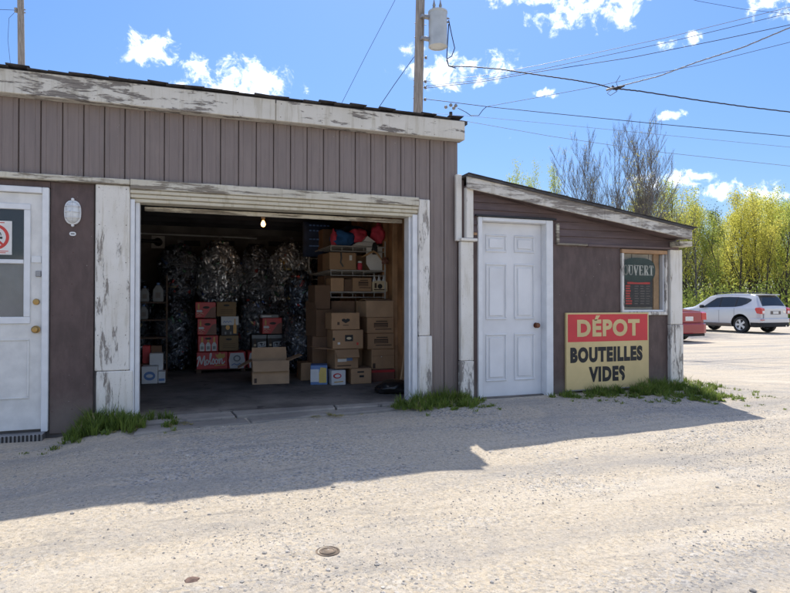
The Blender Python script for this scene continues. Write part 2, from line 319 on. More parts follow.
# ------------------------------------------------------------------ mesh helpers
def tag(o, label=None, cat=None, group=None, kind=None):
    for k, v in (('label', label), ('category', cat), ('group', group), ('kind', kind)):
        if v: o[k] = v
    return o
def empty(name, loc, label, cat, group=None, rz=0):
    o = bpy.data.objects.new(name, None); COL.objects.link(o); o.location = loc; o.rotation_euler = (0, 0, rz); o.empty_display_size = .1
    return tag(o, label, cat, group)
def origin(o):
    v = Vector((0, 0, 0))
    while o is not None: v += o.location; o = o.parent
    return v
class MB:
    def __init__(s): s.v = []; s.f = []; s.mi = []
    def quad(s, *pts, mi=0):
        b = len(s.v); s.v += [tuple(p) for p in pts]; s.f.append(tuple(range(b, b+len(pts)))); s.mi.append(mi); return s
    def box(s, x0, x1, y0, y1, z0, z1, c=0.0, mi=0):
        """box with chamfer c"""
        if c <= 0:
            b = len(s.v); s.v += [(x, y, z) for z in (z0, z1) for y in (y0, y1) for x in (x0, x1)]
            for f in ((0,2,3,1),(4,5,7,6),(0,1,5,4),(2,6,7,3),(0,4,6,2),(1,3,7,5)): s.f.append(tuple(b+i for i in f)); s.mi.append(mi)
            return s
        bm = bmesh.new(); bmesh.ops.create_cube(bm, size=1)
        for v in bm.verts: v.co = Vector(((x0+x1)/2+v.co.x*(x1-x0), (y0+y1)/2+v.co.y*(y1-y0), (z0+z1)/2+v.co.z*(z1-z0)))
        bmesh.ops.bevel(bm, geom=list(bm.edges), offset=min(c, .45*min(x1-x0, y1-y0, z1-z0)), segments=1, affect='EDGES')
        s.add(bm, mi); return s
    def add(s, bm, mi=0):
        b = len(s.v); bm.verts.index_update(); s.v += [tuple(v.co) for v in bm.verts]
        for f in bm.faces: s.f.append(tuple(b+v.index for v in f.verts)); s.mi.append(mi)
        bm.free()
    def prism(s, pts, d0, d1, axis='y', mi=0):
        """outline in the two other axes, extruded along axis"""
        n = len(pts); b = len(s.v)
        def P(p, d): return {'y': (p[0], d, p[1]), 'x': (d, p[0], p[1]), 'z': (p[0], p[1], d)}[axis]
        s.v += [P(p, d0) for p in pts]+[P(p, d1) for p in pts]
        s.f.append(tuple(range(b, b+n))); s.f.append(tuple(range(b+2*n-1, b+n-1, -1))); s.mi += [mi, mi]
        for i in range(n): j = (i+1) % n; s.f.append((b+i, b+n+i, b+n+j, b+j)); s.mi.append(mi)
        return s
    def tube(s, pts, rad, n=6, cap=True, mi=0):
        pts = [Vector(p) for p in pts]; rad = [rad]*len(pts) if isinstance(rad, (int, float)) else rad
        b = len(s.v); up = None
        for i, p in enumerate(pts):
            d = (pts[min(i+1, len(pts)-1)]-pts[max(i-1, 0)])
            d = d.normalized() if d.length > 1e-9 else Vector((0, 0, 1))
            if up is None: up = d.orthogonal().normalized()
            else:
                up = up-d*up.dot(d); up = up.normalized() if up.length > 1e-6 else d.orthogonal().normalized()
            w = d.cross(up)
            for k in range(n):
                a = 2*math.pi*k/n; s.v.append(tuple(p+(up*math.cos(a)+w*math.sin(a))*rad[i]))
        for i in range(len(pts)-1):
            for k in range(n):
                k2 = (k+1) % n; s.f.append((b+i*n+k, b+i*n+k2, b+(i+1)*n+k2, b+(i+1)*n+k)); s.mi.append(mi)
        if cap:
            s.f.append(tuple(b+k for k in range(n-1, -1, -1))); e = b+(len(pts)-1)*n; s.f.append(tuple(e+k for k in range(n))); s.mi += [mi, mi]
        return s
    def lathe(s, prof, n=20, c=(0,0,0), axis='z', mi=0):
        b = len(s.v)
        for r, h in prof:
            for k in range(n):
                a = 2*math.pi*k/n; x, y = r*math.cos(a), r*math.sin(a)
                p = {'z': (x, y, h), 'y': (x, h, y), 'x': (h, x, y)}[axis]; s.v.append((c[0]+p[0], c[1]+p[1], c[2]+p[2]))
        for i in range(len(prof)-1):
            for k in range(n): k2 = (k+1) % n; s.f.append((b+i*n+k, b+i*n+k2, b+(i+1)*n+k2, b+(i+1)*n+k)); s.mi.append(mi)
        for i in (() if prof[0] == prof[-1] else (0, len(prof)-1)):
            if prof[i][0] > 1e-5: s.f.append(tuple(b+i*n+k for k in range(n))); s.mi.append(mi)
        return s
    def stroke(s, line, w, y0, y1, axis='y'):
        """flat ribbon along a 2-d line"""
        for (a, b) in zip(line[:-1], line[1:]):
            y0 -= 2.5e-5; d = Vector((b[0]-a[0], b[1]-a[1])); L = d.length
            if L < 1e-6: continue
            d /= L; nrm = Vector((-d.y, d.x))*w/2; e = d*w*.32
            A = Vector(a)-e; B = Vector(b)+e
            s.prism([tuple(A-nrm), tuple(B-nrm), tuple(B+nrm), tuple(A+nrm)], y0, y1, axis)
        return s
    def build(s, name, mat, parent=None, smooth=False, local=False, bevel=0, mesh_only=False, recalc=True):
        off = Vector((0,0,0)) if (local or parent is None) else origin(parent)
        me = bpy.data.meshes.new(name)
        me.from_pydata([(v[0]-off.x, v[1]-off.y, v[2]-off.z) for v in s.v], [], s.f)
        for m in (mat if isinstance(mat, (list, tuple)) else [mat]): me.materials.append(M[m] if isinstance(m, str) else m)
        me.polygons.foreach_set('material_index', s.mi)
        if recalc:
            bm = bmesh.new(); bm.from_mesh(me); bmesh.ops.recalc_face_normals(bm, faces=bm.faces); bm.to_mesh(me); bm.free()
        if smooth: me.shade_smooth(); me.set_sharp_from_angle(angle=R(38)) if smooth != 'all' else None
        me.update()
        if mesh_only: return me
        return link(name, me, parent, bevel)
def link(name, me, parent=None, bevel=0, loc=(0,0,0)):
    o = bpy.data.objects.new(name, me); COL.objects.link(o); o.parent = parent; o.location = loc
    if bevel:
        b = o.modifiers.new('bevel', 'BEVEL'); b.width = bevel; b.segments = 2; b.limit_method = 'ANGLE'; b.angle_limit = R(40)
    return o
def bx(name, mat, parent, x0, x1, y0, y1, z0, z1, c=.004, **k):
    return MB().box(x0, x1, y0, y1, z0, z1, c).build(name, mat, parent, **k)
def copy_tree(o, parent=None):
    c = o.copy(); COL.objects.link(c); c.parent = parent
    for ch in list(o.children): copy_tree(ch, c)
    return c
def text_mesh(body, width, height, bold=.0, shear=0.0):
    """flat lettering from the built-in face: centred, fitted to width x height, lying in x-z"""
    cu = bpy.data.curves.new('t', 'FONT'); cu.body = body; cu.align_x = 'LEFT'; cu.size = 1; cu.offset = bold; cu.extrude = 0; cu.resolution_u = 4; cu.shear = shear; cu.space_character = 1.0+bold*2.6
    ob = bpy.data.objects.new('t', cu); COL.objects.link(ob); dg = bpy.context.evaluated_depsgraph_get(); dg.update()
    me = bpy.data.meshes.new_from_object(ob.evaluated_get(dg)); bpy.data.objects.remove(ob); bpy.data.curves.remove(cu)
    xs = [v.co.x for v in me.vertices]; ys = [v.co.y for v in me.vertices]
    x0, x1, y0, y1 = min(xs), max(xs), min(ys), max(ys)
    vs = [((v.co.x-x0)/(x1-x0)*width-width/2, 0.0, (v.co.y-y0)/(y1-y0)*height-height/2) for v in me.vertices]
    fs = [tuple(p.vertices) for p in me.polygons]; bpy.data.meshes.remove(me); return vs, fs
def lettering(name, body, mat, parent, cx, y, cz, w, h, bold=.0, local=False, shear=0.0, warp=None):
    vs, fs = text_mesh(body, w, h, bold, shear); b = MB()
    b.v = [(v[0]+cx, y, v[2]+cz) for v in vs]; b.f = fs; b.mi = [0]*len(fs)
    if warp: b.v = [warp(v) for v in b.v]
    o = b.build(name, mat, parent, local=local, recalc=False)
    return o
def sstep(t): t = max(0., min(1., t)); return t*t*(3-2*t)
def lerp(a, b, t): return a+(b-a)*t

# ------------------------------------------------------------------ ground
def gz(x, y):
    dx = max(0, x-6.15, -7-x); dy = max(0, -.25-y, y-7); d = math.hypot(dx, dy)
    h = .18-.10*sstep((-.45-x)/.6)*sstep((4+y)/3)
    return h*(1-sstep(d/3.6))
def gzn(x, y):
    h = gz(x, y)
    if -.05 < y < 6.2 and -6 < x < 6.05: return h-.12
    if -.42 < x < 2.5 and -.72 < y: h -= .018
    n = noise.noise(Vector((x*.8, y*.8, 0)))*.018+noise.noise(Vector((x*2.7, y*2.7, 3)))*.008+noise.noise(Vector((x*9, y*9, 7)))*.004
    return h+n*min(1, 25/(abs(x)+abs(y)+1))
def axis_coords(lo, hi, fine, far):
    c = []; x = lo
    while x < hi: c.append(x); x += fine
    c.append(hi); s = fine; up = hi
    while up < far: s *= 1.25; up += s; c.append(up)
    s = fine; dn = lo; low = []
    while dn > -far: s *= 1.25; dn -= s; low.append(dn)
    return low[::-1]+c
xs = axis_coords(-3.5, 9.5, .07, 900); ys = axis_coords(-5.2, .6, .05, 900)
b = MB(); nx = len(xs)
b.v = [(x, y, gzn(x, y)) for y in ys for x in xs]
for j in range(len(ys)-1):
    for i in range(nx-1): b.f.append((j*nx+i, j*nx+i+1, (j+1)*nx+i+1, (j+1)*nx+i))
b.mi = [0]*len(b.f)
ground = b.build('ground', 'ground', None, smooth='all', recalc=False); tag(ground, 'sunlit beige packed gravel lot with grey stone patches', 'ground', kind='structure')

def attr(me, name, vals):
    a = me.attributes.new(name, 'FLOAT', 'POINT'); a.data.foreach_set('value', vals)
rg = random.Random(5)
ICO = bmesh.new(); bmesh.ops.create_icosphere(ICO, subdivisions=1, radius=1); ICO.verts.index_update()
icov = [v.co.copy() for v in ICO.verts]; icof = [tuple(v.index for v in f.verts) for f in ICO.faces]; ICO.free()
OCT = [Vector(p) for p in ((1,0,0),(0,1,0),(-1,0,0),(0,-1,0),(0,0,1),(0,0,-1))]; OCTF = [(0,1,4),(1,2,4),(2,3,4),(3,0,4),(1,0,5),(2,1,5),(3,2,5),(0,3,5)]
def pebbles(n, region, rmin, rmax, shape=(icov, icof)):
    v = []; f = []; tone = []
    k = 0
    while k < n:
        x, y, w = region()
        if w < rg.random(): continue
        k += 1
        r = rmin+(rmax-rmin)*rg.random()**3; sx, sy, szz = r*rg.uniform(.7, 1.4), r*rg.uniform(.7, 1.3), r*rg.uniform(.4, .8); a = rg.random()*6.28; ca, sa = math.cos(a), math.sin(a)
        z = gzn(x, y)+szz*.25; b0 = len(v); t = rg.random()
        for p in shape[0]:
            j = rg.uniform(.8, 1.15); px, py, pz = p.x*sx*j, p.y*sy*j, p.z*szz*j
            v.append((x+px*ca-py*sa, y+px*sa+py*ca, z+pz)); tone.append(t)
        f += [tuple(b0+i for i in q) for q in shape[1]]
    return v, f, tone
def reg_near():
    x = rg.uniform(-3.2, 9.0); y = rg.uniform(-4.6, -.3)
    w = .12+.9*sstep((noise.noise(Vector((x*.9, y*1.7, 11)))+.15)/.5)
    return x, y, w
v1 = pebbles(52000, reg_near, .002, .0075, (OCT, OCTF)); v2 = pebbles(900, reg_near, .005, .015)
v = v1[0]+v2[0]; f = v1[1]+[tuple(i+len(v1[0]) for i in q) for q in v2[1]]
me = bpy.data.meshes.new('gravel'); me.from_pydata(v, [], f); me.materials.append(M['pebble']); attr(me, 'tone', v1[2]+v2[2])
tag(link('gravel', me), 'loose grey and beige pebbles scattered over the gravel lot', 'gravel', kind='stuff')
# a few single stones
for px_, py_, z_, r_, lab in ((.065,-3.18,0,.024,'small brown rock lying alone on the sunny gravel at bottom left'),):
    b = MB(); bm = bmesh.new(); bmesh.ops.create_icosphere(bm, subdivisions=2, radius=1)
    for q_ in bm.verts:
        n_ = 1+.55*noise.noise(q_.co*1.9+Vector((px_, 0, 3))); q_.co = Vector((q_.co.x*r_*1.4*n_+px_, q_.co.y*r_*n_+py_, q_.co.z*r_*.55*n_+gz(px_, py_)+.004))
    b.add(bm); plain('rock_brown', (.20,.13,.10), .9, var=.3, bumps=.4, scale=20); tag(b.build('rock', 'rock_brown'), lab, 'rock')
# round sunken utility cap seen in the gravel
cx_, cy_ = .71, -3.07
cap = MB().lathe([(.001,.003),(.030,.003),(.033,.006),(.040,.006),(.043,.002),(.049,.002),(.053,.006),(.060,.004),(.064,-.03)], 26, (cx_, cy_, gzn(cx_, cy_)+.0)); plain('cap_iron', (.20,.155,.115), .95, var=.45, bumps=.6, scale=16)
tag(cap.build('ground_cap', 'cap_iron'), 'round rusty utility cap set flush into the sunny gravel', 'cap')

# cracked concrete apron slabs in front of the opening (kerb-high joint lines show between them)
apron = empty('concrete_apron', (1.0, -.35, .15), None, None); tag(apron, 'cracked worn concrete apron before the garage opening', 'apron', kind='structure')
def slab(pts, z1):
    b = MB(); n = len(pts); b.prism(pts, z1-.09, z1, 'z')
    b.build('slab', 'apron_concrete', apron, bevel=.012)
slab([(-.28,-.30),(.52,-.21),(.50,.05),(-.29,.05)], .196); slab([(.535,-.21),(1.50,-.13),(1.52,.05),(.515,.05)], .20); slab([(1.515,-.13),(2.40,-.10),(2.40,.05),(1.535,.05)], .197)
slab([(-.33,-.62),(.10,-.50),(.62,-.47),(.60,-.235),(.0,-.29),(-.30,-.325)], .177); slab([(.64,-.47),(1.2,-.36),(1.9,-.30),(2.30,-.20),(2.38,-.12),(1.48,-.15),(.62,-.235)], .181)

# ------------------------------------------------------------------ garage building
G = empty('garage_building', (0, 2.7, .15), 'low brown garage with vertical metal siding, peeling white fascia and an open bay', 'building')
XL, XR, YB = -5.2, 2.92, 5.55          # left, right, back
OX0, OX1, OZ = -.32, 2.36, 2.17        # bay opening
rs = random.Random(2)
# structural shell
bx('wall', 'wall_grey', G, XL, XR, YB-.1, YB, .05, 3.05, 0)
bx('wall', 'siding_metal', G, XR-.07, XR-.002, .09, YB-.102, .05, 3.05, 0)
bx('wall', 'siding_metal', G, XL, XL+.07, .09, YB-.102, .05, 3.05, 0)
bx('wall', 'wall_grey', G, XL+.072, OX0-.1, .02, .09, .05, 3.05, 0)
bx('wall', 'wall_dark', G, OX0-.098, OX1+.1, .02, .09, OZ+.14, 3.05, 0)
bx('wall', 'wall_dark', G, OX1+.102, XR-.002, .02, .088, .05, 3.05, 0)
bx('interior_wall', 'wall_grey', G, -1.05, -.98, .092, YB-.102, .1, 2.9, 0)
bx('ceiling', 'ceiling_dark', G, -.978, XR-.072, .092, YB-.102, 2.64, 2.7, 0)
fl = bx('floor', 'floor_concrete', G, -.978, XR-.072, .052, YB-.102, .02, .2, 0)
# rafters across the ceiling
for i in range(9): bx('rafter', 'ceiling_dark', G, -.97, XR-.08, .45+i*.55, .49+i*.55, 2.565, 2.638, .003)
# roof deck and ragged shingle edge
roof = MB().prism([(-.128,3.20),(YB+.2,3.0),(YB+.2,3.04),(-.128,3.236)], XL-.1, XR+.06, 'x').build('roof', 'roofing', G)
meS = []
for k in range(4):
    b = MB(); r2 = random.Random(k)
    b.prism([(-.012,0),(.166,0),(.166,.29),(-.012,.29)], 0, .007, 'z'); b.v = [(x, y-.012*(k % 2), z+.009*r2.random()*(1-y/.29)) for x, y, z in b.v]
    meS.append(b.build('shingle', 'shingle', mesh_only=True))
x = XL-.1; k = 0
while x < XR-.09:
    for row in range(2):
        o = link('shingle', meS[rs.randrange(4)], roof); o.location = Vector((x+(.08 if row else 0), -.155+row*.13+rs.uniform(-.010,.010), 3.2385+row*.008+rs.choice((.002,.006,.010,.022))))-origin(G)
        o.rotation_euler = (R(-2.2)+rs.uniform(-.07,.03), rs.uniform(-.05,.05), rs.uniform(-.03,.03))
    x += .158; k += 1
# fascia: two long peeling boards
bx('fascia_board', 'paint_board', G, XL-.1, .9, -.13, -.085, 3.03, 3.235, .006)
bx('fascia_board', 'paint_board', G, .903, XR+.03, -.13, -.085, 3.028, 3.233, .006)
bx('soffit', 'paint_board', G, XL-.1, XR+.03, -.084, .02, 3.032, 3.06, 0)
# vertical siding panels
def panel_mesh(w, h):
    b = MB(); g = .007
    prof = [(-w/2+.0015, .012),(-w/2+g, 0),(-w/4-.006, 0),(-w/4, .0035),(-w/4+.006, 0),(w/4-.006, 0),(w/4, .0035),(w/4+.006, 0),(w/2-g, 0),(w/2-.0015, .012),(w/2-.0015,.028),(-w/2+.0015,.028)]
    b.prism(prof, 0, h, 'z'); return b.build('siding_panel', 'siding_metal', mesh_only=True)
pw = .1685; pm = panel_mesh(pw, .655); pmL = panel_mesh(pw, 2.84)
x = 2.92-pw/2; i = 0
while x > XL:
    full = x > OX1+.21
    o = link('siding_panel', pmL if full else pm, G); o.location = Vector((x, -.0115+rs.uniform(-.0012,.0012), .19 if full else 2.375))-origin(G); o.rotation_euler = (0, rs.uniform(-.0012,.0012), 0)
    x -= pw; i += 1
bx('base_flashing', 'paint_trim_worn', G, 2.585, 2.90, -.03, .016, .165, .20, .003)
# plywood below the trim left of the bay
for a, c in ((XL, -2.12), (-1.045, -.70)): bx('plywood_panel', 'plywood_brown', G, a, c, -.012, .016, .10, 2.318, .003)
bx('plywood_panel', 'plywood_brown', G, -2.118, -1.047, -.012, .016, 2.262, 2.317, .002)
bx('trim_ledge', 'paint_trim_worn', G, XL, -.402, -.076, .012, 2.32, 2.372, .006)
# pillars of the bay
def post(parts, mats):
    for (x0, x1, y0, z0, z1), m in zip(parts, mats): bx('post', m, G, x0, x1, y0, .016, z0, z1, .008)
post([(-.685,-.402,-.05,.64,2.318), (-.672,-.372,-.06,.06,.636)], ['paint_post', 'paint_post'])
post([(2.435,2.565,-.06,.90,2.365), (2.435,2.585,-.07,.12,.896)], ['paint_post_worn', 'paint_post_worn'])
for x0, x1, y0 in ((-.40,-.362,-.035), (-.360,-.322,.01), (2.375,2.433,-.03), (2.345,2.373,.01)):
    bx('door_jamb', 'white_vinyl', G, x0, x1, y0, .15, .17, 2.2 if y0 < 0 else 2.19, .004)
# weathered header board over stepped cream mouldings
for z0, z1, y0, m in ((2.288,2.378,-.077,'paint_trim_worn'), (2.252,2.286,-.058,'paint_header'), (2.214,2.250,-.040,'paint_header'), (2.178,2.212,-.018,'paint_header')):
    bx('header_moulding', m, G, -.400, 2.433, y0, .15, z0, z1, .006)
bx('header_return', 'paint_trim_worn', G, -.29, 2.33, .165, .20, 2.128, 2.170, .004)
# right interior wall: plywood sheets and studs
xi = XR-.072
for k, (y0, y1) in enumerate(((.1,1.31),(1.315,2.53),(2.535,3.75),(3.755,4.97))): bx('plywood_sheet', 'ply_inner', G, xi-.012, xi-.001, y0, y1, .2, 2.635, .001)
for y in (.45,.86,1.27,1.68,2.09,2.9,3.7,4.5): bx('stud', 'raw_wood' if y < 2 else 'ply_inner', G, xi-.085, xi-.013, y, y+.045, .2, 2.635, .004)
# back wall: grey boards and a pale conduit run
for k in range(4): bx('wall_board', 'wall_grey', G, -.97+k*.955, -.97+k*.955+.948, YB-.122, YB-.103, .2, 2.52, .002)
bx('wall_plate', 'wall_grey', G, -.97, 2.83, YB-.16, YB-.124, 2.44, 2.50, .003)
MB().tube([(-.95,YB-.18,2.47),(1.0,YB-.18,2.46),(1.4,YB-.18,2.45)], .014, 6).build('conduit', 'white_plastic', G)
for x0, z0 in ((.12,2.28),(.72,2.30),(1.25,2.26),(1.62,2.32)): bx('wall_block', 'ceiling_dark', G, x0, x0+.28, YB-.17, YB-.125, z0, z0+.09, .004)
# rusty nail heads along board edges
q = NM('nail_rust'); M['nail_rust'] = q.set(col=(.09,.045,.03), rough=.8)
def nails(pts, y, parent):
    b = MB()
    for x, z in pts: b.lathe([(.001, -.0025), (.004, -.0015), (.005, .001)], 6, (x+rs.uniform(-.006,.006), y, z+rs.uniform(-.008,.008)), 'y')
    tag(b.build('nail_heads', 'nail_rust', parent), kind='stuff')
nails([(XL+i*.41, z) for i in range(20) for z in (3.06, 3.20)], -.130, G)
nails([(x, .3+i*.28) for x in (-1.03, -.87, -.72) for i in range(8)], -.012, G)
nails([(x, .3+i*.33) for x in (-.66, -.43) for i in range(7)]+[(x, .3+i*.3) for x in (2.46, 2.54) for i in range(7)], -.0505, G)
# left entry door
D = bx('entry_door', 'cream_door', G, -1.985, -1.107, -.012, .03, .15, 2.205, .003)
for x0, x1, z0, z1 in ((-2.04,-1.987,.13,2.26), (-1.105,-1.052,.13,2.26)): bx('door_frame', 'white_vinyl', D, x0, x1, -.045, .016, z0, z1, .005)
bx('door_frame', 'white_vinyl', D, -1.986, -1.106, -.045, .016, 2.207, 2.26, .005)
bx('window_surround', 'white_vinyl', D, -1.90, -1.195, -.03, -.0125, 1.07, 1.13, .005); bx('window_surround', 'white_vinyl', D, -1.90, -1.195, -.03, -.0125, 2.06, 2.11, .005)
for x0 in (-1.90, -1.245): bx('window_surround', 'white_vinyl', D, x0, x0+.05, -.029, -.0125, 1.131, 2.059, .005)
bx('window_rail', 'white_vinyl', D, -1.849, -1.246, -.034, -.0125, 1.59, 1.625, .004)
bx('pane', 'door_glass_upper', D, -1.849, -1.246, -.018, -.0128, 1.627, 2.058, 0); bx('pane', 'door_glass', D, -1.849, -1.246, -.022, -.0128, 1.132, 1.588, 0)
for x0, x1 in ((-1.90,-1.59), (-1.51,-1.20)):
    for a in ((x0,x1,.42,.437),(x0,x1,.923,.94),(x0,x0+.017,.438,.922),(x1-.017,x1,.438,.922)): bx('panel_moulding', 'cream_door', D, a[0], a[1], -.021, -.0125, a[2], a[3], .004)
MB().lathe([(.001,-.075),(.022,-.072),(.030,-.06),(.026,-.045),(.013,-.035),(.013,-.025),(.033,-.022),(.033,-.0125)], 18, (-1.15,0,1.02), 'y').build('knob', 'brass', D, smooth=True)
MB().lathe([(.001,-.032),(.024,-.030),(.028,-.0125)], 16, (-1.15,0,1.26), 'y').build('deadbolt', 'brass', D, smooth=True)
bx('latch', 'grey_metal', D, -1.155, -1.112, -.03, -.0125, 1.48, 1.53, .004); bx('latch', 'white_plastic', D, -1.19, -1.112, -.022, -.0125, 1.60, 1.66, .004)
st = empty('door_step', (-1.55,-.12,.06), 'grey ribbed metal step below the white left door', 'step')
bx('tread', 'grey_metal', st, -2.1, -1.07, -.16, -.02, .07, .13, .004)
for i in range(34): bx('rib', 'dark_metal', st, -2.09+i*.03, -2.075+i*.03, -.166, -.1605, .072, .132, 0)
# no-smoking notice on the upper pane
ns = empty('no_smoking_sign', (-1.465,-.02,1.7), 'white no-smoking notice stuck inside the left door window', 'sign')
bx('sheet', 'white_paper', ns, -1.60, -1.335, -.0215, -.0185, 1.665, 1.955, 0)
MB().lathe([(.088,0),(.112,0),(.112,-.0015),(.088,-.0015),(.088,0)], 36, (-1.467,-.0216,1.815), 'y').build('ring', 'red_print', ns)
b = MB(); b.stroke([(-1.535,1.883),(-1.399,1.747)], .018, -.0239, -.0232); b.build('slash', 'red_print', ns)
b = MB().box(-1.53,-1.43,-.0228,-.0217,1.80,1.818); b.box(-1.425,-1.405,-.0228,-.0217,1.80,1.818); b.stroke([(-1.415,1.83),(-1.42,1.85),(-1.43,1.858),(-1.45,1.86)], .006, -.0228, -.0217); b.build('cigarette', 'black_print', ns)
b = MB(); b.box(-1.55,-1.39,-.0228,-.0217,1.936,1.943); b.box(-1.57,-1.36,-.0228,-.0217,1.692,1.698); b.box(-1.55,-1.38,-.0228,-.0217,1.678,1.684); b.build('print', 'red_print', ns)
# oval bulkhead lamp and small oval plate
lp = empty('wall_lamp', (-.87,-.012,1.92), 'white oval caged bulkhead lamp on brown wall by the left door', 'lamp')
def oval(rx, rz, n=28): return [(rx*math.copysign(abs(math.cos(a))**.8, math.cos(a)), rz*math.copysign(abs(math.sin(a))**.75, math.sin(a))) for a in [2*math.pi*i/n for i in range(n)]]
def ovalprism(rx, rz, cx, cz, y0, y1, name, mat, par, bev=0): return MB().prism([(cx+p, cz+r) for p, r in oval(rx, rz)], y0, y1).build(name, mat, par, smooth=True, bevel=bev)
ovalprism(.068, .108, -.87, 2.055, -.03, -.0125, 'back_plate', 'white_plastic', lp, .006)
b = MB()
for i in range(7):
    s = 1-(i/6)**2.4*.75
    for p, r in oval(.055, .095): b.v.append((-.87+p*s, -.031-i*.009, 2.055+r*s))
for i in range(6):
    for k in range(28): k2 = (k+1) % 28; b.f.append((i*28+k, i*28+k2, (i+1)*28+k2, (i+1)*28+k))
b.f.append(tuple(range(6*28, 7*28))); b.mi = [0]*len(b.f); b.build('globe', 'lamp_glass', lp, smooth='all')
b = MB()
for dz in (-.05, 0, .05): b.tube([(-.87-.058,-.03,2.055+dz),(-.87-.05,-.075,2.055+dz),(-.87,-.096,2.055+dz),(-.87+.05,-.075,2.055+dz),(-.87+.058,-.03,2.055+dz)], .004, 5)
b.tube([(-.87,-.03,2.155),(-.87,-.08,2.13),(-.87,-.1,2.055),(-.87,-.08,1.98),(-.87,-.03,1.955)], .004, 5)
b.build('cage', 'white_plastic', lp)
for dz in (.115, -.115): MB().lathe([(.001,-.036),(.012,-.034),(.014,-.0125)], 10, (-.87,0,2.055+dz), 'y').build('screw_boss', 'white_plastic', lp)
MB().lathe([(.012,-.06),(.018,-.05),(.018,-.04)], 10, (-.865,0,2.0), 'y').build('socket', 'grey_print', lp)
pl = empty('number_plate', (-.87,-.012,1.86), 'small oval white plate below the bulkhead lamp', 'plate')
ovalprism(.026, .018, -.87, 1.865, -.018, -.0125, 'plate', 'white_plastic', pl); bx('print', 'black_print', pl, -.885, -.855, -.0195, -.0182, 1.861, 1.869, 0)

# ------------------------------------------------------------------ annex
A = empty('annex_shed', (4.5, 1.4, .12), 'lean-to shed with sloping roof, brown boards and a white door', 'building')
AY = -.05; AX0, AX1, AYB = 2.95, 5.99, 3.1
def zr(x): return 2.49-(x-3.0)*.157         # underside of the fascia
for pts, m in (([(AX0,.1),(3.20,.1),(3.20,2.17),(4.03,2.17),(4.03,.1),(AX1,.1),(AX1,zr(AX1)+.02),(AX0,zr(AX0)+.02)], 'plywood_brown'),): pass
# front wall of separate plywood sheets around the door and window openings
for x0, x1, z0, z1 in ((AX0,3.135,.12,2.13), (4.115,5.10,.12,1.945), (5.102,5.808,.12,1.098), (5.81,5.985,.12,1.945), (5.102,5.808,1.912,1.945)):
    bx('plywood_panel', 'plywood_brown', A, x0, x1, AY, AY+.03, z0, z1, .002)
bx('wall', 'plywood_brown', A, AX1-.06, AX1, AY+.032, AYB, .05, 2.0, 0); bx('wall', 'plywood_brown', A, AX0+.0, AX1-.062, AYB-.06, AYB, .05, 2.0, 0)
bx('floor', 'floor_concrete', A, AX0, AX1-.062, AY+.032, AYB-.062, .05, .19, 0)
# backing above the openings
MB().prism([(AX0,2.232),(4.114,2.232),(4.114,1.95),(AX1,1.95),(AX1,zr(AX1)+.05),(AX0,zr(AX0)+.05)], AY+.012, AY+.03).build('gable_backing', 'clapboard_brown', A)
# clapboards cut to the slope
z = 1.955; i = 0
while z < 2.46:
    h = .083
    for x0, x1 in (((3.075, 3.132), (4.205, AX1)) if z < 2.20 else ((3.075, AX1),)):
        xr = x1
        if zr(x1) < z+h: xr = min(x1, 3.0+(2.49-(z+h))/.157)
        xb = min(x1, 3.0+(2.49-z)/.157)
        if xb <= x0+.05: continue
        w_ = rs.uniform(-.004, .004); y0 = AY-.016
        b = MB(); P = [(x0, z), (xb, z+w_*.4), (max(xr, x0+.02), z+h), (x0, z+h)]
        b.v = [(p[0], y0 if k < 2 else AY+.004, p[1]) for k, p in enumerate(P)]+[(p[0], AY+.0115, p[1]) for p in P]
        b.f = [(0,1,2,3),(7,6,5,4),(0,4,5,1),(1,5,6,2),(2,6,7,3),(3,7,4,0)]; b.mi = [0]*6
        b.build('clapboard', 'clapboard_brown', A)
    z += h+.001; i += 1
bx('plywood_panel', 'plywood_brown', A, 4.117, 4.20, AY-.004, AY+.0115, 1.947, 2.20, .001)
bx('ledge_trim', 'paint_trim_worn', A, 4.17, 4.60, AY-.035, AY-.0005, 1.93, 1.953, .003); bx('ledge_trim', 'clapboard_brown', A, 4.603, AX1, AY-.035, AY-.0005, 1.925, 1.953, .003)
bx('ledge_trim', 'paint_trim_worn', A, 4.165, 4.203, AY-.03, AY-.0005, 1.954, 2.18, .004)
bx('drip_cap', 'dark_metal', A, 3.10, 4.15, AY-.05, AY-.017, 2.212, 2.232, .003)
# roof with a fascia that overhangs more toward its low end
def ro(x): return -.17-.16*(x-2.9)/3.3
b = MB(); rp = [(2.95, 2.70), (6.28, 2.235)]
for zt in (-.03, -.004):
    b.v += [(2.95, ro(2.95)-.02, 2.655+zt), (5.97, ro(5.97)-.02, 2.181+zt), (5.97, AYB+.15, 2.181+zt), (2.95, AYB+.15, 2.655+zt)]
b.f = [(3,2,1,0),(4,5,6,7),(0,1,5,4),(1,2,6,5),(2,3,7,6),(3,0,4,7)]; b.mi = [0]*6
aroof = b.build('roof', 'roofing', A)
def slopeboard(name, mat, x0, x1, zt, h, th, par, yoff=0):
    b = MB(); zt0 = 2.655-(x0-2.95)*.157+zt; zt1 = 2.655-(x1-2.95)*.157+zt
    b.v = [(x0,ro(x0)+yoff,zt0-h),(x1,ro(x1)+yoff,zt1-h),(x1,ro(x1)+yoff,zt1),(x0,ro(x0)+yoff,zt0),(x0,ro(x0)+yoff+th,zt0-h),(x1,ro(x1)+yoff+th,zt1-h),(x1,ro(x1)+yoff+th,zt1),(x0,ro(x0)+yoff+th,zt0)]
    b.f = [(0,1,2,3),(7,6,5,4),(0,4,5,1),(1,5,6,2),(2,6,7,3),(3,7,4,0)]; b.mi = [0]*6
    return b.build(name, mat, par, bevel=.005)
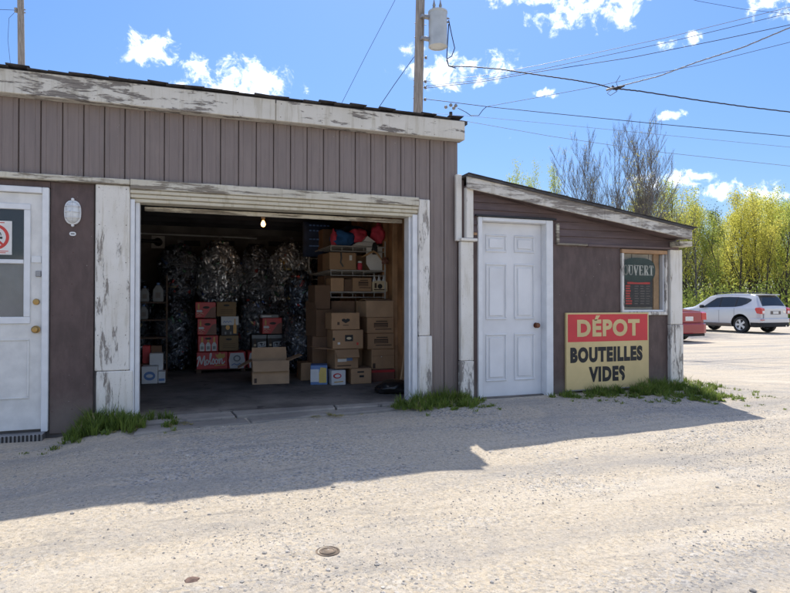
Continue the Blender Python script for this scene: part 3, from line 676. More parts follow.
slopeboard('fascia_board', 'paint_fascia_worn', 2.955, 4.70, -.002, .155, .03, A); slopeboard('fascia_board', 'paint_fascia_worn', 4.703, 5.965, -.002, .15, .03, A)
slopeboard('soffit', 'clapboard_brown', 2.96, 5.96, -.12, .02, .30, A, .031)
for x in [2.96+i*.205 for i in range(15)]:
    zt = 2.655-(x-2.95)*.157
    b = MB().prism([(0,0),(.2,0),(.2,.25),(0,.25)], 0, .006, 'z'); b.v = [(x+vx, ro(x+vx)-.028+vy+rs.uniform(-.004,.004), zt-.002+vz-vx*.157+rs.uniform(0,.006)) for vx, vy, vz in b.v]; b.build('shingle', 'shingle', aroof)
bx('rafter_tail', 'paint_trim_worn', A, 5.85, 6.05, -.24, -.07, 1.955, 2.02, .006)
# corner boards and posts
bx('corner_board', 'paint_post', A, 2.865, 2.935, -.085, -.04, 1.93, 2.66, .006); bx('corner_board', 'paint_post', A, 2.965, 3.05, -.135, -.052, 1.96, 2.52, .005)
bx('corner_board', 'plywood_brown', A, 2.937, 2.963, -.075, -.03, 1.96, 2.6, .002)
bx('corner_filler', 'plywood_brown', A, 2.9215, 2.9485, -.04, .1, .1, 2.55, 0)
bx('post_cap', 'paint_post', A, 2.895, 3.095, -.15, -.052, 1.925, 1.957, .006)
bx('post', 'paint_post', A, 2.905, 3.06, -.115, -.052, .62, 1.922, .007); bx('post', 'paint_post_worn', A, 2.90, 3.062, -.118, -.052, .12, .617, .007)
bx('post', 'paint_post', A, 5.835, 6.03, -.10, -.0, .98, 1.922, .007); bx('post', 'paint_post_worn', A, 5.83, 6.035, -.105, -.0, .1, .976, .007)
bx('bracket', 'raw_wood', A, 3.075, 3.12, -.09, -.068, 2.0, 2.03, .004)
nails([(x, .3+i*.27) for x in (4.14, 4.60, 5.07, 5.83) for i in range(7)]+[(4.14+i*.24, 1.92) for i in range(8)]+[(4.14+i*.24, 1.16) for i in range(5)], AY, A)
# recessed six-panel door
AD = bx('door', 'white_door', A, 3.19, 4.02, .03, .07, .175, 2.165, .003)
for x0, x1, z0, z1 in ((3.137,3.189,.13,2.21),(4.021,4.113,.13,2.21)): bx('door_frame', 'white_vinyl', AD, x0, x1, AY-.03, .08, z0, z1, .005)
bx('door_frame', 'white_vinyl', AD, 3.19, 4.02, AY-.03, .08, 2.167, 2.21, .005)
bx('threshold', 'threshold', AD, 3.14, 4.10, AY-.07, .07, .125, .172, .006)
for x0, x1 in ((3.285,3.555),(3.655,3.925)):
    for z0, z1 in ((.36,.90),(1.06,1.70),(1.83,2.03)):
        for q in ((x0,x1,z0,z0+.02),(x0,x1,z1-.02,z1),(x0,x0+.02,z0+.021,z1-.021),(x1-.02,x1,z0+.021,z1-.021)): bx('panel_moulding', 'white_door', AD, q[0], q[1], .016, .0298, q[2], q[3], .006)
        bx('door_panel', 'white_door', AD, x0+.045, x1-.045, .018, .0298, z0+.045, z1-.045, .008)
MB().lathe([(.001,-.062),(.024,-.058),(.031,-.045),(.026,-.03),(.012,-.02),(.012,-.008),(.032,-.006),(.032,.0)], 18, (3.945,.03,.99), 'y').build('knob', 'brown_knob', AD, smooth=True)
bx('peephole', 'grey_print', AD, 3.385, 3.40, .022, .0298, 1.395, 1.43, .002)
# window
bx('window_backing', 'curtain', A, 5.137, 5.773, .0225, .0265, 1.13, 1.90, 0)
for (x0,x1,z0,z1), m in (((5.10,5.81,1.862,1.91),'raw_wood'),((5.10,5.81,1.10,1.142),'paint_post_worn'),((5.10,5.135,1.143,1.861),'paint_post_worn'),((5.775,5.81,1.143,1.861),'paint_post_worn')):
    bx('window_frame', m, A, x0, x1, AY-.03, .02, z0, z1, .005)
bx('window_sash', 'white_vinyl', A, 5.137, 5.773, AY-.006, .01, 1.144, 1.165, .002); bx('window_sash', 'white_vinyl', A, 5.137, 5.15, AY-.006, .01, 1.166, 1.86, .002); bx('window_sash', 'white_vinyl', A, 5.76, 5.773, AY-.006, .01, 1.166, 1.86, .002)
bx('pane', 'window_glass', A, 5.151, 5.759, AY+.012, AY+.016, 1.166, 1.86, 0)
bx('inner_board', 'wood_tan', A, 5.655, 5.74, -.004, .0215, 1.14, 1.90, .002)

# OUVERT sign hanging behind the pane
OS = empty('open_sign', (5.40, -.02, 1.2), 'dark green hanging OUVERT sign with opening hours behind the window', 'sign')
ovalprism(.262, .155, 5.405, 1.66, -.022, -.014, 'top_board', 'green_sign', OS)
bx('hours_board', 'case_black', OS, 5.18, 5.625, -.020, -.012, 1.20, 1.56, .002)
for x0 in (5.30, 5.56): MB().tube([(x0,-.018,1.78),(x0,-.018,1.858)], .003, 4).build('cord', 'cable', OS)
L = []      # serif capitals as thick and thin strokes
def serif(ch, x, z, w, h):
    T, t, s = .030, .013, .038
    def S(a, c, wd): L.append(([(x+a[0]*w, z+a[1]*h), (x+c[0]*w, z+c[1]*h)], wd))
    def foot(u, v): L.append(([(x+u*w-s/2, z+v*h), (x+u*w+s/2, z+v*h)], t))
    if ch == 'O':
        pts = [(.5+.5*math.cos(k*math.pi/10), .5+.5*math.sin(k*math.pi/10)) for k in range(21)]
        for a, c in zip(pts[:-1], pts[1:]): S(a, c, t+(T-t)*abs((a[0]+c[0])-1))
    if ch == 'U':
        S((.12,1),(.12,.3),T); pts = [(.5-.38*math.cos(k*math.pi/6), .3-.3*math.sin(k*math.pi/6)) for k in range(7)]
        for a, c in zip(pts[:-1], pts[1:]): S(a, c, t+.004)
        S((.88,.3),(.88,1),t); foot(.12,1); foot(.88,1)
    if ch == 'V': S((.06,1),(.5,0),T); S((.5,0),(.94,1),t); foot(.08,1); foot(.92,1)
    if ch == 'E': S((.2,0),(.2,1),T); S((.1,0),(.9,0),t); S((.1,1),(.9,1),t); S((.2,.52),(.7,.52),t); S((.9,0),(.9,.2),t); S((.9,1),(.9,.8),t)
    if ch == 'R':
        S((.2,0),(.2,1),T); pts = [(.2,1),(.6,1),(.82,.88),(.82,.68),(.6,.54),(.2,.54)]
        for a, c in zip(pts[:-1], pts[1:]): S(a, c, t if a[1] == c[1] else T*.8)
        S((.5,.54),(.9,0),T*.9); foot(.2,0); foot(.92,0)
    if ch == 'T': S((.5,0),(.5,1),T); S((.04,1),(.96,1),t); S((.04,1),(.04,.8),t); S((.96,1),(.96,.8),t); foot(.5,0)
xx = 5.172
for ch in 'OUVERT': serif(ch, xx, 1.60, .062, .115); xx += .0795
b = MB()
for ln, wd in L: b.stroke(ln, wd*.66, -.0255, -.0222)
b.build('lettering', 'letter_pale', OS)
b = MB(); rr = random.Random(4)
b.box(5.23,5.58,-.0215,-.0202,1.485,1.51)
for r in range(8):
    zz = 1.452-r*.031; b.box(5.205,5.205+rr.uniform(.06,.10),-.0215,-.0202,zz,zz+.018)
b.build('print', 'red_print', OS)
b = MB()
for r in range(8):
    zz = 1.452-r*.031
    for c_ in range(3): b.box(5.34+c_*.09,5.34+c_*.09+rr.uniform(.045,.07),-.0215,-.0202,zz+.002,zz+.014)
b.build('print', 'grey_print', OS)

# DEPOT sign
SG = empty('depot_sign', (4.93, AY-.03, .2), 'red and yellow board reading DÉPOT BOUTEILLES VIDES', 'sign')
sx0, sx1, sz0, sz1 = 4.285, 5.50, .215, 1.135; sy = AY-.035
bx('board', 'sign_yellow', SG, sx0, sx1, sy, AY-.002, sz0, sz1, .003)
bx('red_field', 'sign_red', SG, sx0+.022, sx1-.022, sy-.002, sy-.0003, .79, sz1-.02, 0)
lettering('lettering', 'DÉPOT', 'sign_yellow', SG, 4.895, sy-.004, .975, .92, .255, .045)
lettering('lettering', 'BOUTEILLES', 'black_print', SG, 4.87, sy-.002, .635, 1.06, .185, .065)
lettering('lettering', 'VIDES', 'black_print', SG, 4.865, sy-.002, .40, .53, .185, .060)
MB().prism([(5.035,.30),(5.085,.30),(5.08,.35),(5.06,.365),(5.045,.40),(5.03,.38)], sy-.004, sy-.0025).build('worn_patch', 'sign_yellow', SG)
b = MB(); b.box(sx0,sx1,sy-.0012,sy-.0003,sz0,sz0+.012); b.build('stained_edge', 'concrete_block', SG)

# ------------------------------------------------------------------ things inside the bay (floor at z = .20)
FZ = .2005
RB = random.Random(31)
def carton(label, x0, x1, yf, d, z0, h, mat='cardboard', rz=0, tape=True, flaps=None, cat='box', name='cardboard_box', group=None, wall=.006):
    """x0..x1 at the front face yf; closed box, or open with four flaps (angles from vertical, outward positive)"""
    w = x1-x0; cx = (x0+x1)/2; e = empty(name, (cx, yf+d/2, z0), label, cat, group, rz+R(RB.uniform(-2.2, 2.2)))
    if flaps is None:
        body = MB().box(-w/2, w/2, -d/2, d/2, 0, h, .006).build('body', mat, e, local=True)
        if tape:
            MB().box(-w/2-.0008, w/2+.0008, -.025, .025, h-.05, h+.0008).build('tape', 'cardboard_pale', e, local=True)
    else:
        b = MB()
        for a in ((-w/2,w/2,-d/2,-d/2+wall,0,h),(-w/2,w/2,d/2-wall,d/2,0,h),(-w/2,-w/2+wall,-d/2+wall,d/2-wall,0,h),(w/2-wall,w/2,-d/2+wall,d/2-wall,0,h),(-w/2+wall,w/2-wall,-d/2+wall,d/2-wall,0,wall)): b.box(*a)
        body = b.build('body', mat, e, local=True)
        for side, (ang, ln) in flaps.items():
            f = MB(); s, c = math.sin(R(ang)), math.cos(R(ang))
            if side in 'fb':
                sg = -1 if side == 'f' else 1; y = sg*d/2
                f.v = [(-w/2, y, h), (w/2, y, h), (w/2-.01, y+sg*s*ln, h+c*ln), (-w/2+.01, y+sg*s*ln, h+c*ln)]
            else:
                sg = -1 if side == 'l' else 1; x = sg*w/2
                f.v = [(x, -d/2, h), (x, d/2, h), (x+sg*s*ln, d/2-.01, h+c*ln), (x+sg*s*ln, -d/2+.01, h+c*ln)]
            n = (Vector(f.v[1])-Vector(f.v[0])).cross(Vector(f.v[3])-Vector(f.v[0])).normalized()*.004
            f.v += [tuple(Vector(p)+n) for p in f.v]; f.f = [(0,1,2,3),(7,6,5,4),(0,4,5,1),(1,5,6,2),(2,6,7,3),(3,7,4,0)]; f.mi = [0]*6
            f.build('flap', mat, e, local=True)
    e['w'], e['d'], e['h'] = w, d, h
    return e
def mark(e, name, mat, u0, u1, v0, v1, t=.0012):
    """printed rectangle on the front face, in fractions of it"""
    w, d, h = e['w'], e['d'], e['h']
    return MB().box(-w/2+u0*w, -w/2+u1*w, -d/2-t, -d/2-.0002, v0*h, v1*h).build(name, mat, e, local=True)
def fpoly(e, name, mat, pts, t=.0012, smooth=False):
    w, d, h = e['w'], e['d'], e['h']
    return MB().prism([(-w/2+u*w, v*h) for u, v in pts], -d/2-t, -d/2-.0002).build(name, mat, e, local=True)
def fstroke(e, name, mat, lines, wd, t=.0025):
    w, d, h = e['w'], e['d'], e['h']; b = MB()
    for ln in lines: b.stroke([(-w/2+u*w, v*h) for u, v in ln], wd, -d/2-t, -d/2-.0014)
    return b.build(name, mat, e, local=True)
def ell(cu, cv, ru, rv, n=14): return [(cu+ru*math.cos(6.2832*i/n), cv+rv*math.sin(6.2832*i/n)) for i in range(n)]
def spline(p, n=5):
    o = []; q = [p[0]]+p+[p[-1]]
    for i in range(1, len(q)-2):
        for k in range(n):
            t = k/n; a, b_, c, d = q[i-1], q[i], q[i+1], q[i+2]
            o.append(tuple(.5*(2*b_[j]+(c[j]-a[j])*t+(2*a[j]-5*b_[j]+4*c[j]-d[j])*t*t+(3*b_[j]-a[j]-3*c[j]+d[j])*t**3) for j in (0, 1)))
    return o+[p[-1]]
YC = 3.42
# pallet below the beer cases
pal = empty('pallet', (.95,3.62,.2), 'dark wooden pallet under the beer cases', 'pallet')
for i in range(5): bx('slat', 'wood_dark', pal, .26, 1.62, 3.40+i*.10, 3.47+i*.10, .243, .256, .002)
for x in (.28,.92,1.54): bx('runner', 'wood_dark', pal, x, x+.07, 3.40, 3.87, FZ, .242, .002)
def red_case(label, x0, x1, z0, h):
    e = carton(label, x0, x1, YC, .38, z0, h, 'case_red', tape=False, cat='beer case', name='beer_case', group='beer cases stacked on the pallet')
    fpoly(e, 'brown_panel', 'case_brown', [(.42,.0),(1,.0),(1,.72),(.78,.62)]); fpoly(e, 'hand_hole', 'black_print', ell(.53,.66,.17,.085), .002)
    fpoly(e, 'bottle_print', 'case_white', [(.06,.50),(.30,.50),(.36,.42),(.30,.34),(.06,.36)]); fpoly(e, 'gold_print', 'gold', [(.12,.55),(.2,.55),(.2,.8),(.16,.95),(.12,.8)])
    fstroke(e, 'print', 'cream', [[(.06,.24),(.12,.3),(.2,.22),(.3,.3),(.4,.24)],[(.1,.12),(.3,.12)]], .006); return e
red_case('red and brown beer case, top of the left pile', .27, .56, 1.028, .235); red_case('red and brown beer case, second from top of left pile', .30, .57, .772, .24)
red_case('red and brown beer case alone on the two dark cases', 1.25, 1.55, .772, .245)
e = carton('red beer case picturing three bottles, above the Molson case', .30, .59, YC, .38, .52, .24, 'case_red', tape=False, cat='beer case', name='beer_case', group='beer cases stacked on the pallet')
fpoly(e, 'hand_hole', 'black_print', ell(.5,.82,.17,.075), .002)
for u in (.2,.5,.8):
    fpoly(e, 'bottle_print', 'case_white', [(u-.11,.04),(u+.11,.04),(u+.12,.42),(u+.05,.58),(u-.05,.58),(u-.12,.42)]); fpoly(e, 'neck_print', 'gold', [(u-.05,.582),(u+.05,.582),(u+.035,.92),(u-.035,.92)]); fpoly(e, 'label_print', 'case_grey', [(u-.07,.14),(u+.07,.14),(u+.07,.34),(u-.07,.34)], .002)
e = carton('wide red Molson beer case at the bottom of the left pile', .29, .735, YC, .40, .2565, .255, 'case_red', tape=False, cat='beer case', name='beer_case', group='beer cases stacked on the pallet')
fpoly(e, 'leaf_print', 'gold', [(.62,.72),(.60,.88),(.68,.84),(.74,.98),(.80,.86),(.90,.92),(.92,.72),(.84,.60),(.70,.60)])
MOL = [[(.02,.20),(.06,.44),(.10,.74),(.125,.52),(.15,.32),(.19,.52),(.245,.78),(.25,.50),(.255,.26),(.29,.26)], ell(.335,.42,.040,.13)+[(.375,.42)], [(.375,.46),(.42,.50),(.465,.80),(.455,.92),(.43,.84),(.425,.50),(.45,.31),(.485,.36)],
       [(.485,.36),(.53,.60),(.565,.50),(.565,.37),(.535,.30),(.495,.34)], ell(.635,.44,.042,.13)+[(.677,.44)], [(.677,.48),(.73,.58),(.725,.32),(.76,.54),(.80,.60),(.815,.50),(.815,.34),(.85,.32),(.90,.44)], [(.02,.60),(.05,.72),(.10,.76)]]
fstroke(e, 'lettering', 'case_white', [spline(l) for l in MOL], .017); fstroke(e, 'print', 'gold', [[(.58,.2),(.92,.24)]], .012)
def kraft(label, x0, x1, z0, h):
    e = carton(label, x0, x1, YC+.01, .36, z0, h, 'cardboard_kraft', tape=False, cat='beer case', name='beer_case', group='beer cases stacked on the pallet')
    for v in (.22,.34,.46): fstroke(e, 'print', 'brown_print', [[(.2,v),(.82,v)]], .006)
    fpoly(e, 'hand_hole', 'black_print', ell(.5,.76,.16,.075), .002); return e
kraft('plain brown bottle case, top right of the left pile', .575, .86, 1.047, .22); kraft('plain brown bottle case above the white can case', .61, .895, .524, .23)
e = carton('white and black beer case with a yellow bottle', .63, .885, YC, .36, .757, .288, 'case_black', tape=False, cat='beer case', name='beer_case', group='beer cases stacked on the pallet')
mark(e, 'white_field', 'case_white', 0, 1, .55, 1); fstroke(e, 'print', 'case_blue', [[(.12,.68),(.18,.76),(.26,.68),(.34,.76),(.42,.68),(.5,.76),(.6,.7)]], .009); fpoly(e, 'bottle_print', 'amber', [(.70,.10),(.88,.10),(.88,.52),(.82,.64),(.82,.88),(.76,.88),(.76,.64),(.70,.52)], .0018)
fpoly(e, 'lemon_print', 'amber', ell(.38,.42,.12,.12), .0018)
for u in (.25,.55): fpoly(e, 'glass_print', 'case_grey', [(u-.05,.06),(u+.05,.06),(u+.05,.2),(u-.05,.2)])
def cancase(label, x0, x1, h):
    e = carton(label, x0, x1, YC, .38, .2565, h, 'case_red', tape=False, cat='beer case', name='beer_case', group='beer cases stacked on the pallet')
    fpoly(e, 'can_print', 'case_white', [(.1,.0),(.9,.0),(.97,.5),(.88,.93),(.12,.93),(.03,.5)]); fpoly(e, 'badge_print', 'case_grey', ell(.5,.6,.22,.2), .002); fpoly(e, 'badge_print', 'case_white', ell(.5,.6,.13,.12), .003)
    fstroke(e, 'print', 'case_blue', [[(.2,.2),(.35,.28),(.5,.2),(.65,.28),(.8,.2)]], .012, .003); return e
cancase('red and white can case right of the Molson case', .745, 1.0, .25); cancase('red and white can case half hidden behind the open box', 1.03, 1.28, .245); cancase('red and white can case at the right end of the pallet', 1.31, 1.56, .243)
for x0, lab in ((1.095,'dark beer case with pale numerals, left of a pair'), (1.325,'dark beer case with pale numerals, right of a pair')):
    e = carton(lab, x0, x0+.222, YC, .38, .506, .25, 'case_black', tape=False, cat='beer case', name='beer_case', group='beer cases stacked on the pallet')
    mark(e, 'grey_field', 'case_grey', 0, 1, .78, 1); fstroke(e, 'print', 'case_white', [[(.42,.25),(.92,.3),(.92,.58),(.42,.52),(.42,.25)],[(.52,.46),(.5,.33),(.6,.33),(.6,.4),(.51,.4)],[(.72,.5),(.85,.5),(.7,.36),(.86,.37)]], .011); fpoly(e, 'bottle_print', 'brown_print', [(.12,.08),(.3,.08),(.3,.45),(.25,.6),(.25,.85),(.17,.85),(.17,.6),(.12,.45)]); fpoly(e, 'label_print', 'cream', [(.13,.3),(.29,.3),(.29,.44),(.13,.44)], .002)
e = carton('flat grey tray lying on the red case', 1.22, 1.50, YC+.02, .3, 1.0185, .05, 'case_grey', tape=False, cat='tray', name='bottle_tray'); mark(e, 'print', 'case_white', .1, .6, .3, .7)

# open box standing in front
e = carton('open cardboard box alone at the front of the pile', .93, 1.40, 1.86, .36, FZ, .30, 'cardboard_pale', rz=R(-4), flaps={'f': (150,.15), 'l': (118,.2), 'r': (70,.18), 'b': (8,.15)})
mark(e, 'print', 'brown_print', .05, .12, .06, .26)

# right-hand piles
def lines(e, v0, v1, u0=.25, u1=.85):
    mark(e, 'print', 'brown_print', u0+.08, u1-.1, v1-.07, v1); mark(e, 'print', 'brown_print', u0, u1-.08, v0+.14, v1-.13)
    for k in range(3): fstroke(e, 'print', 'cardboard', [[(u0+.02, v0+.18+k*.07), (u1-.1, v0+.19+k*.07)]], .004)
    mark(e, 'print', 'brown_print', u0+.05, u1+.05, v0, v0+.06)
Yr = 1.66
carton('cardboard box with its flap raised, top of the right-hand pile', 2.37, 2.76, Yr, .36, 1.062, .215, 'cardboard_pale', tape=False, flaps={'f': (-80,.15), 'b': (-80,.15)})
e = carton('printed cardboard box second from top of right pile', 2.395, 2.775, Yr-.01, .38, .845, .213, 'cardboard'); lines(e, .22, .78)
e = carton('printed cardboard box third from top of right pile', 2.40, 2.775, Yr-.02, .38, .632, .21, 'cardboard'); lines(e, .22, .78)
e = carton('plain tall cardboard box low in the right pile', 2.445, 2.775, Yr-.01, .38, .362, .267, 'cardboard', tape=False); mark(e, 'print', 'brown_print', .05, .16, .05, .3); fstroke(e, 'seam', 'brown_print', [[(.0,.66),(1,.68)]], .003); fpoly(e, 'label_print', 'white_paper', ell(.42,.62,.02,.02))
e = carton('reddish box at the bottom of the right-hand pile', 2.44, 2.775, Yr-.03, .36, FZ, .158, 'case_brown', tape=False); mark(e, 'print', 'case_red', .0, 1, .75, .95)
Ym = 1.52
e = carton('cardboard box with heart-shaped handle hole, top of middle pile', 1.87, 2.25, Ym+.01, .34, .905, .218, 'cardboard', rz=R(2), tape=False)
fpoly(e, 'hand_hole', 'black_print', [(.5,.38),(.64,.52),(.64,.62),(.56,.66),(.5,.6),(.44,.66),(.36,.62),(.36,.52)], .002); mark(e, 'print', 'brown_print', .2, .28, .28, .46); mark(e, 'print', 'brown_print', .4, .6, .24, .28)
e = carton('cardboard box with black square label in the middle pile', 1.895, 2.30, Ym, .36, .655, .245, 'cardboard', rz=R(-1.5), tape=False)
mark(e, 'label_print', 'black_print', .40, .66, .40, .74); fpoly(e, 'fruit_print', 'cream', ell(.53,.56,.08,.07), .002); mark(e, 'hand_hole', 'black_print', 0, .07, .45, .6, .002); mark(e, 'print', 'red_print', .78, .84, .2, .33); mark(e, 'print', 'white_paper', .16, .24, .24, .36)
e = carton('open cardboard box with flaps spread in the middle pile', 1.90, 2.215, Ym-.02, .36, .405, .245, 'cardboard', rz=R(3), flaps={'f': (138,.13), 'l': (84,.24), 'r': (40,.1)})
mark(e, 'label_print', 'white_paper', .12, .5, .36, .52); mark(e, 'label_print', 'case_blue', .5, .75, .40, .56); mark(e, 'print', 'brown_print', .1, .7, .12, .18)
for k, (a, c_) in enumerate(((1.93,2.0),(2.03,2.1),(2.12,2.19))): pass
e = carton('small cardboard box with hand holes at the foot of middle pile', 2.125, 2.40, Ym-.04, .34, FZ, .20, 'cardboard', rz=R(-3), tape=False)
mark(e, 'hand_hole', 'black_print', .3, .62, .72, .82, .002); mark(e, 'hand_hole', 'black_print', .4, .62, .42, .56, .002)
e = carton('white and red bottle carton at the foot of middle pile', 1.86, 2.045, Ym-.06, .22, FZ, .19, 'case_white', tape=False, cat='bottle carton', name='bottle_carton'); fpoly(e, 'print', 'case_red', ell(.4,.62,.3,.18)); fpoly(e, 'print', 'case_white', ell(.42,.62,.2,.1), .002); fstroke(e, 'print', 'gold', [[(.2,.2),(.8,.24)]], .012)
e = carton('blue and yellow bottle carton beside the middle pile', 1.64, 1.855, Ym+.05, .25, FZ, .25, 'case_blue', rz=R(-12), tape=False, cat='bottle carton', name='bottle_carton'); mark(e, 'print', 'case_white', .0, .5, .15, .8); fpoly(e, 'print', 'case_yellow', [(.5,.1),(.95,.1),(.95,.85),(.6,.9),(.5,.6)], .002)
e = carton('small plain cardboard box left of the piles', 1.58, 1.80, 2.05, .3, FZ, .24, 'cardboard', tape=False)
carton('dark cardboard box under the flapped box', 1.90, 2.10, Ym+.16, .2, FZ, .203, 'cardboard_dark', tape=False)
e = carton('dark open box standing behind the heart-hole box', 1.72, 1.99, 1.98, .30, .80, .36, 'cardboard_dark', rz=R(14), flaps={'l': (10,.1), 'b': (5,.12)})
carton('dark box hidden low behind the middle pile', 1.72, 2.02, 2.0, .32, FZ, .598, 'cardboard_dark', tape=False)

# wire shelving along the right wall
SH = empty('wire_shelf', (2.4, 2.7, .2), 'white wire shelving along the right garage wall', 'shelf')
sx0, sx1, sy0, sy1 = 1.98, 2.755, 2.0, 3.5
for z in (1.40, 1.70, 2.035):
    b = MB()
    for y in (sy0, sy1): b.tube([(sx0,y,z),(sx1,y,z)], .009, 6); b.tube([(sx0,y,z-.07),(sx1,y,z-.07)], .006, 6)
    for x in (sx0, sx1): b.tube([(x,sy0,z),(x,sy1,z)], .009, 6)
    for i in range(1, 26): b.tube([(sx0,sy0+i*.058,z),(sx1,sy0+i*.058,z)], .0025, 4)
    for i in range(6): x = sx0+i*(sx1-sx0)/5; b.tube([(x,sy0,z),(x,sy0,z-.07)], .005, 5)
    b.build('shelf', 'wire_white', SH)
for x, y in ((sx1, sy0+.012), (sx1, sy1), (sx0, sy1)):
    MB().tube([(x+.012,y,FZ),(x+.012,y,2.12)], .011, 6).build('post', 'wire_white', SH)
# on the shelves
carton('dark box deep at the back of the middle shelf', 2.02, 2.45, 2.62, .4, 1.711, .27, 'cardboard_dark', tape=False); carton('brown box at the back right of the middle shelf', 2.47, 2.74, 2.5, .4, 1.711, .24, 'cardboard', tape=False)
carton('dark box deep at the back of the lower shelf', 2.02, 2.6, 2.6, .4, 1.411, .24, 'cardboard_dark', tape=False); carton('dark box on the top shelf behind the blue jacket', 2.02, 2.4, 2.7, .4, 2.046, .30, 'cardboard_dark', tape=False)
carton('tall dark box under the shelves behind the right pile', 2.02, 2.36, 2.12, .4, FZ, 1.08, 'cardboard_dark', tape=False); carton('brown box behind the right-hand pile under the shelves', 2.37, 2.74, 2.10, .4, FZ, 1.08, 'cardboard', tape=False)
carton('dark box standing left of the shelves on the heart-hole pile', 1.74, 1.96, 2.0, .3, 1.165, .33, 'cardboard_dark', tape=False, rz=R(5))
zs = 2.046
e = carton('cardboard box with dark strap on the middle shelf', 1.96, 2.34, 2.01, .4, 1.711, .235, 'cardboard', tape=False); mark(e, 'label_print', 'white_paper', .74, .84, .55, .85); MB().tube([(-.03,-.203,.235),(-.025,-.208,.16),(-.035,-.206,.10),(.0,-.208,.04)], .012, 5).build('strap', 'black_plastic', e, local=True)
carton('narrow grey cardboard box at left of the lower shelf', 1.985, 2.17, 2.01, .32, 1.411, .185, 'cardboard', tape=False)
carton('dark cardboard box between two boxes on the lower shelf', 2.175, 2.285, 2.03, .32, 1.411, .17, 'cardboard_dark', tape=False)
e = carton('printed cardboard box on the lower shelf by the caddy', 2.29, 2.565, 2.01, .32, 1.411, .19, 'cardboard', tape=False); lines(e, .25, .85, .3, .9)
cd = empty('bottle_caddy', (2.69, 2.09, 1.411), 'cream six-pack carrier of bottles on the lower shelf', 'carrier')
b = MB().prism([(2.58,1.412),(2.80,1.412),(2.80,1.54),(2.77,1.56),(2.61,1.56),(2.58,1.54)], 2.01, 2.17); b.build('carrier', 'cream', cd)
MB().lathe([(.001,0),(.035,0),(.035,-.002),(.001,-.002)], 12, (2.69,2.009,1.485), 'y').build('print', 'case_black', cd); bx('print', 'brown_print', cd, 2.60, 2.78, 2.007, 2.0095, 1.43, 1.445, 0); bx('print', 'brown_print', cd, 2.61, 2.64, 2.007, 2.0095, 1.46, 1.53, 0)
for i in range(3):
    for j in range(2): MB().lathe([(.028,1.53),(.028,1.57),(.013,1.605),(.013,1.645),(.001,1.647)], 10, (2.62+i*.07, 2.05+j*.075, 0)).build('bottle', 'case_white' if j == 0 else 'brown_print', cd, smooth=True)
wb = empty('white_board', (2.68,2.06,1.711), 'white cut board leaning on the middle shelf', 'board')
MB().prism([(2.50,1.80),(2.56,1.713),(2.735,1.713),(2.735,2.03),(2.50,2.03)], 2.045, 2.055).build('board', 'white_paper', wb)
hg = empty('coat_hanger', (2.6,1.98,1.9), 'wooden coat hanger hung on the wire shelf', 'hanger')
MB().tube([(2.40,1.965,1.885),(2.47,1.965,1.915),(2.54,1.965,1.955),(2.58,1.965,1.97),(2.63,1.965,1.945),(2.69,1.965,1.87),(2.75,1.965,1.80)], [.010,.012,.014,.016,.014,.012,.010], 8).build('arm', 'wood_tan', hg, smooth=True)
MB().tube([(2.58,1.965,1.98),(2.58,1.965,2.02),(2.595,1.965,2.045),(2.61,1.97,2.05),(2.625,1.975,2.03)], .003, 5).build('hook', 'grey_metal', hg)
def cloth_lump(name, label, cat, mat, c, r, seed, n=5, nz=1.0):
    bm = bmesh.new(); bmesh.ops.create_icosphere(bm, subdivisions=4, radius=1); o = Vector((seed*3.1, seed*1.7, seed))
    for v in bm.verts:
        k = 1+.30*nz*noise.noise(v.co*1.7+o)+.16*nz*(1-abs(noise.noise(v.co*4.2+o*2)))-.1
        z = max(-.75, v.co.z*k); v.co = Vector((c[0]+v.co.x*k*r[0], c[1]+v.co.y*k*r[1], c[2]+z*r[2]+.75*r[2]))
    b = MB(); b.add(bm); o = b.build(name, mat, None, smooth='all'); tag(o, label, cat)
    off = Vector(c); 
    for v in o.data.vertices: v.co -= off
    o.location = off; return o
cloth_lump('folded_garment', 'blue jacket bundled on the top shelf', 'clothing', 'blue_cloth', (2.18,2.16,zs), (.16,.14,.13), 1)
cloth_lump('folded_garment', 'small pink cloth hanging beside the blue jacket', 'clothing', 'pink_cloth', (2.05,2.10,zs), (.045,.05,.12), 2)
cloth_lump('folded_garment', 'pink jacket heaped at the middle of the top shelf', 'clothing', 'pink_cloth', (2.42,2.20,zs+.06), (.14,.13,.115), 3)
cloth_lump('folded_garment', 'pink jacket heaped at the right end of the top shelf', 'clothing', 'pink_cloth', (2.70,2.14,zs+.05), (.10,.12,.16), 4)
cloth_lump('folded_garment', 'black cloth hanging off the top shelf above the white board', 'clothing', 'black_print', (2.60,1.975,1.93), (.04,.02,.09), 6)
cloth_lump('folded_garment', 'navy clothes heaped behind the pink jackets', 'clothing', 'navy_cloth', (2.45,2.5,zs), (.28,.2,.19), 5)
pp = empty('paper_stack', (2.45,2.08,zs), 'loose stack of newspapers on the top shelf edge', 'papers')
for k in range(5): MB().box(2.30+.02*k, 2.66-.015*k, 1.985+.01*k, 2.22, zs+.002+k*.011, zs+.010+k*.011).build('sheet', 'white_paper', pp)
MB().prism([(2.44,zs+.06),(2.62,zs+.06),(2.5,zs+.14)], 1.99, 2.1).build('sheet', 'white_paper', pp)
jr = empty('red_jar', (2.44,2.05,1.711), 'small reddish jar beside the box on the middle shelf', 'jar'); MB().lathe([(.035,1.712),(.036,1.79),(.025,1.81)], 12, (2.41,2.06,0)).build('body', 'pink_cloth', jr, smooth=True); MB().lathe([(.03,1.811),(.03,1.835),(.001,1.836)], 12, (2.41,2.06,0)).build('lid', 'white_plastic', jr, smooth=True)
cloth_lump('rag', 'dark red rag hanging at the right wall stud', 'rag', 'case_brown', (2.72,1.86,1.79), (.05,.03,.05), 9)
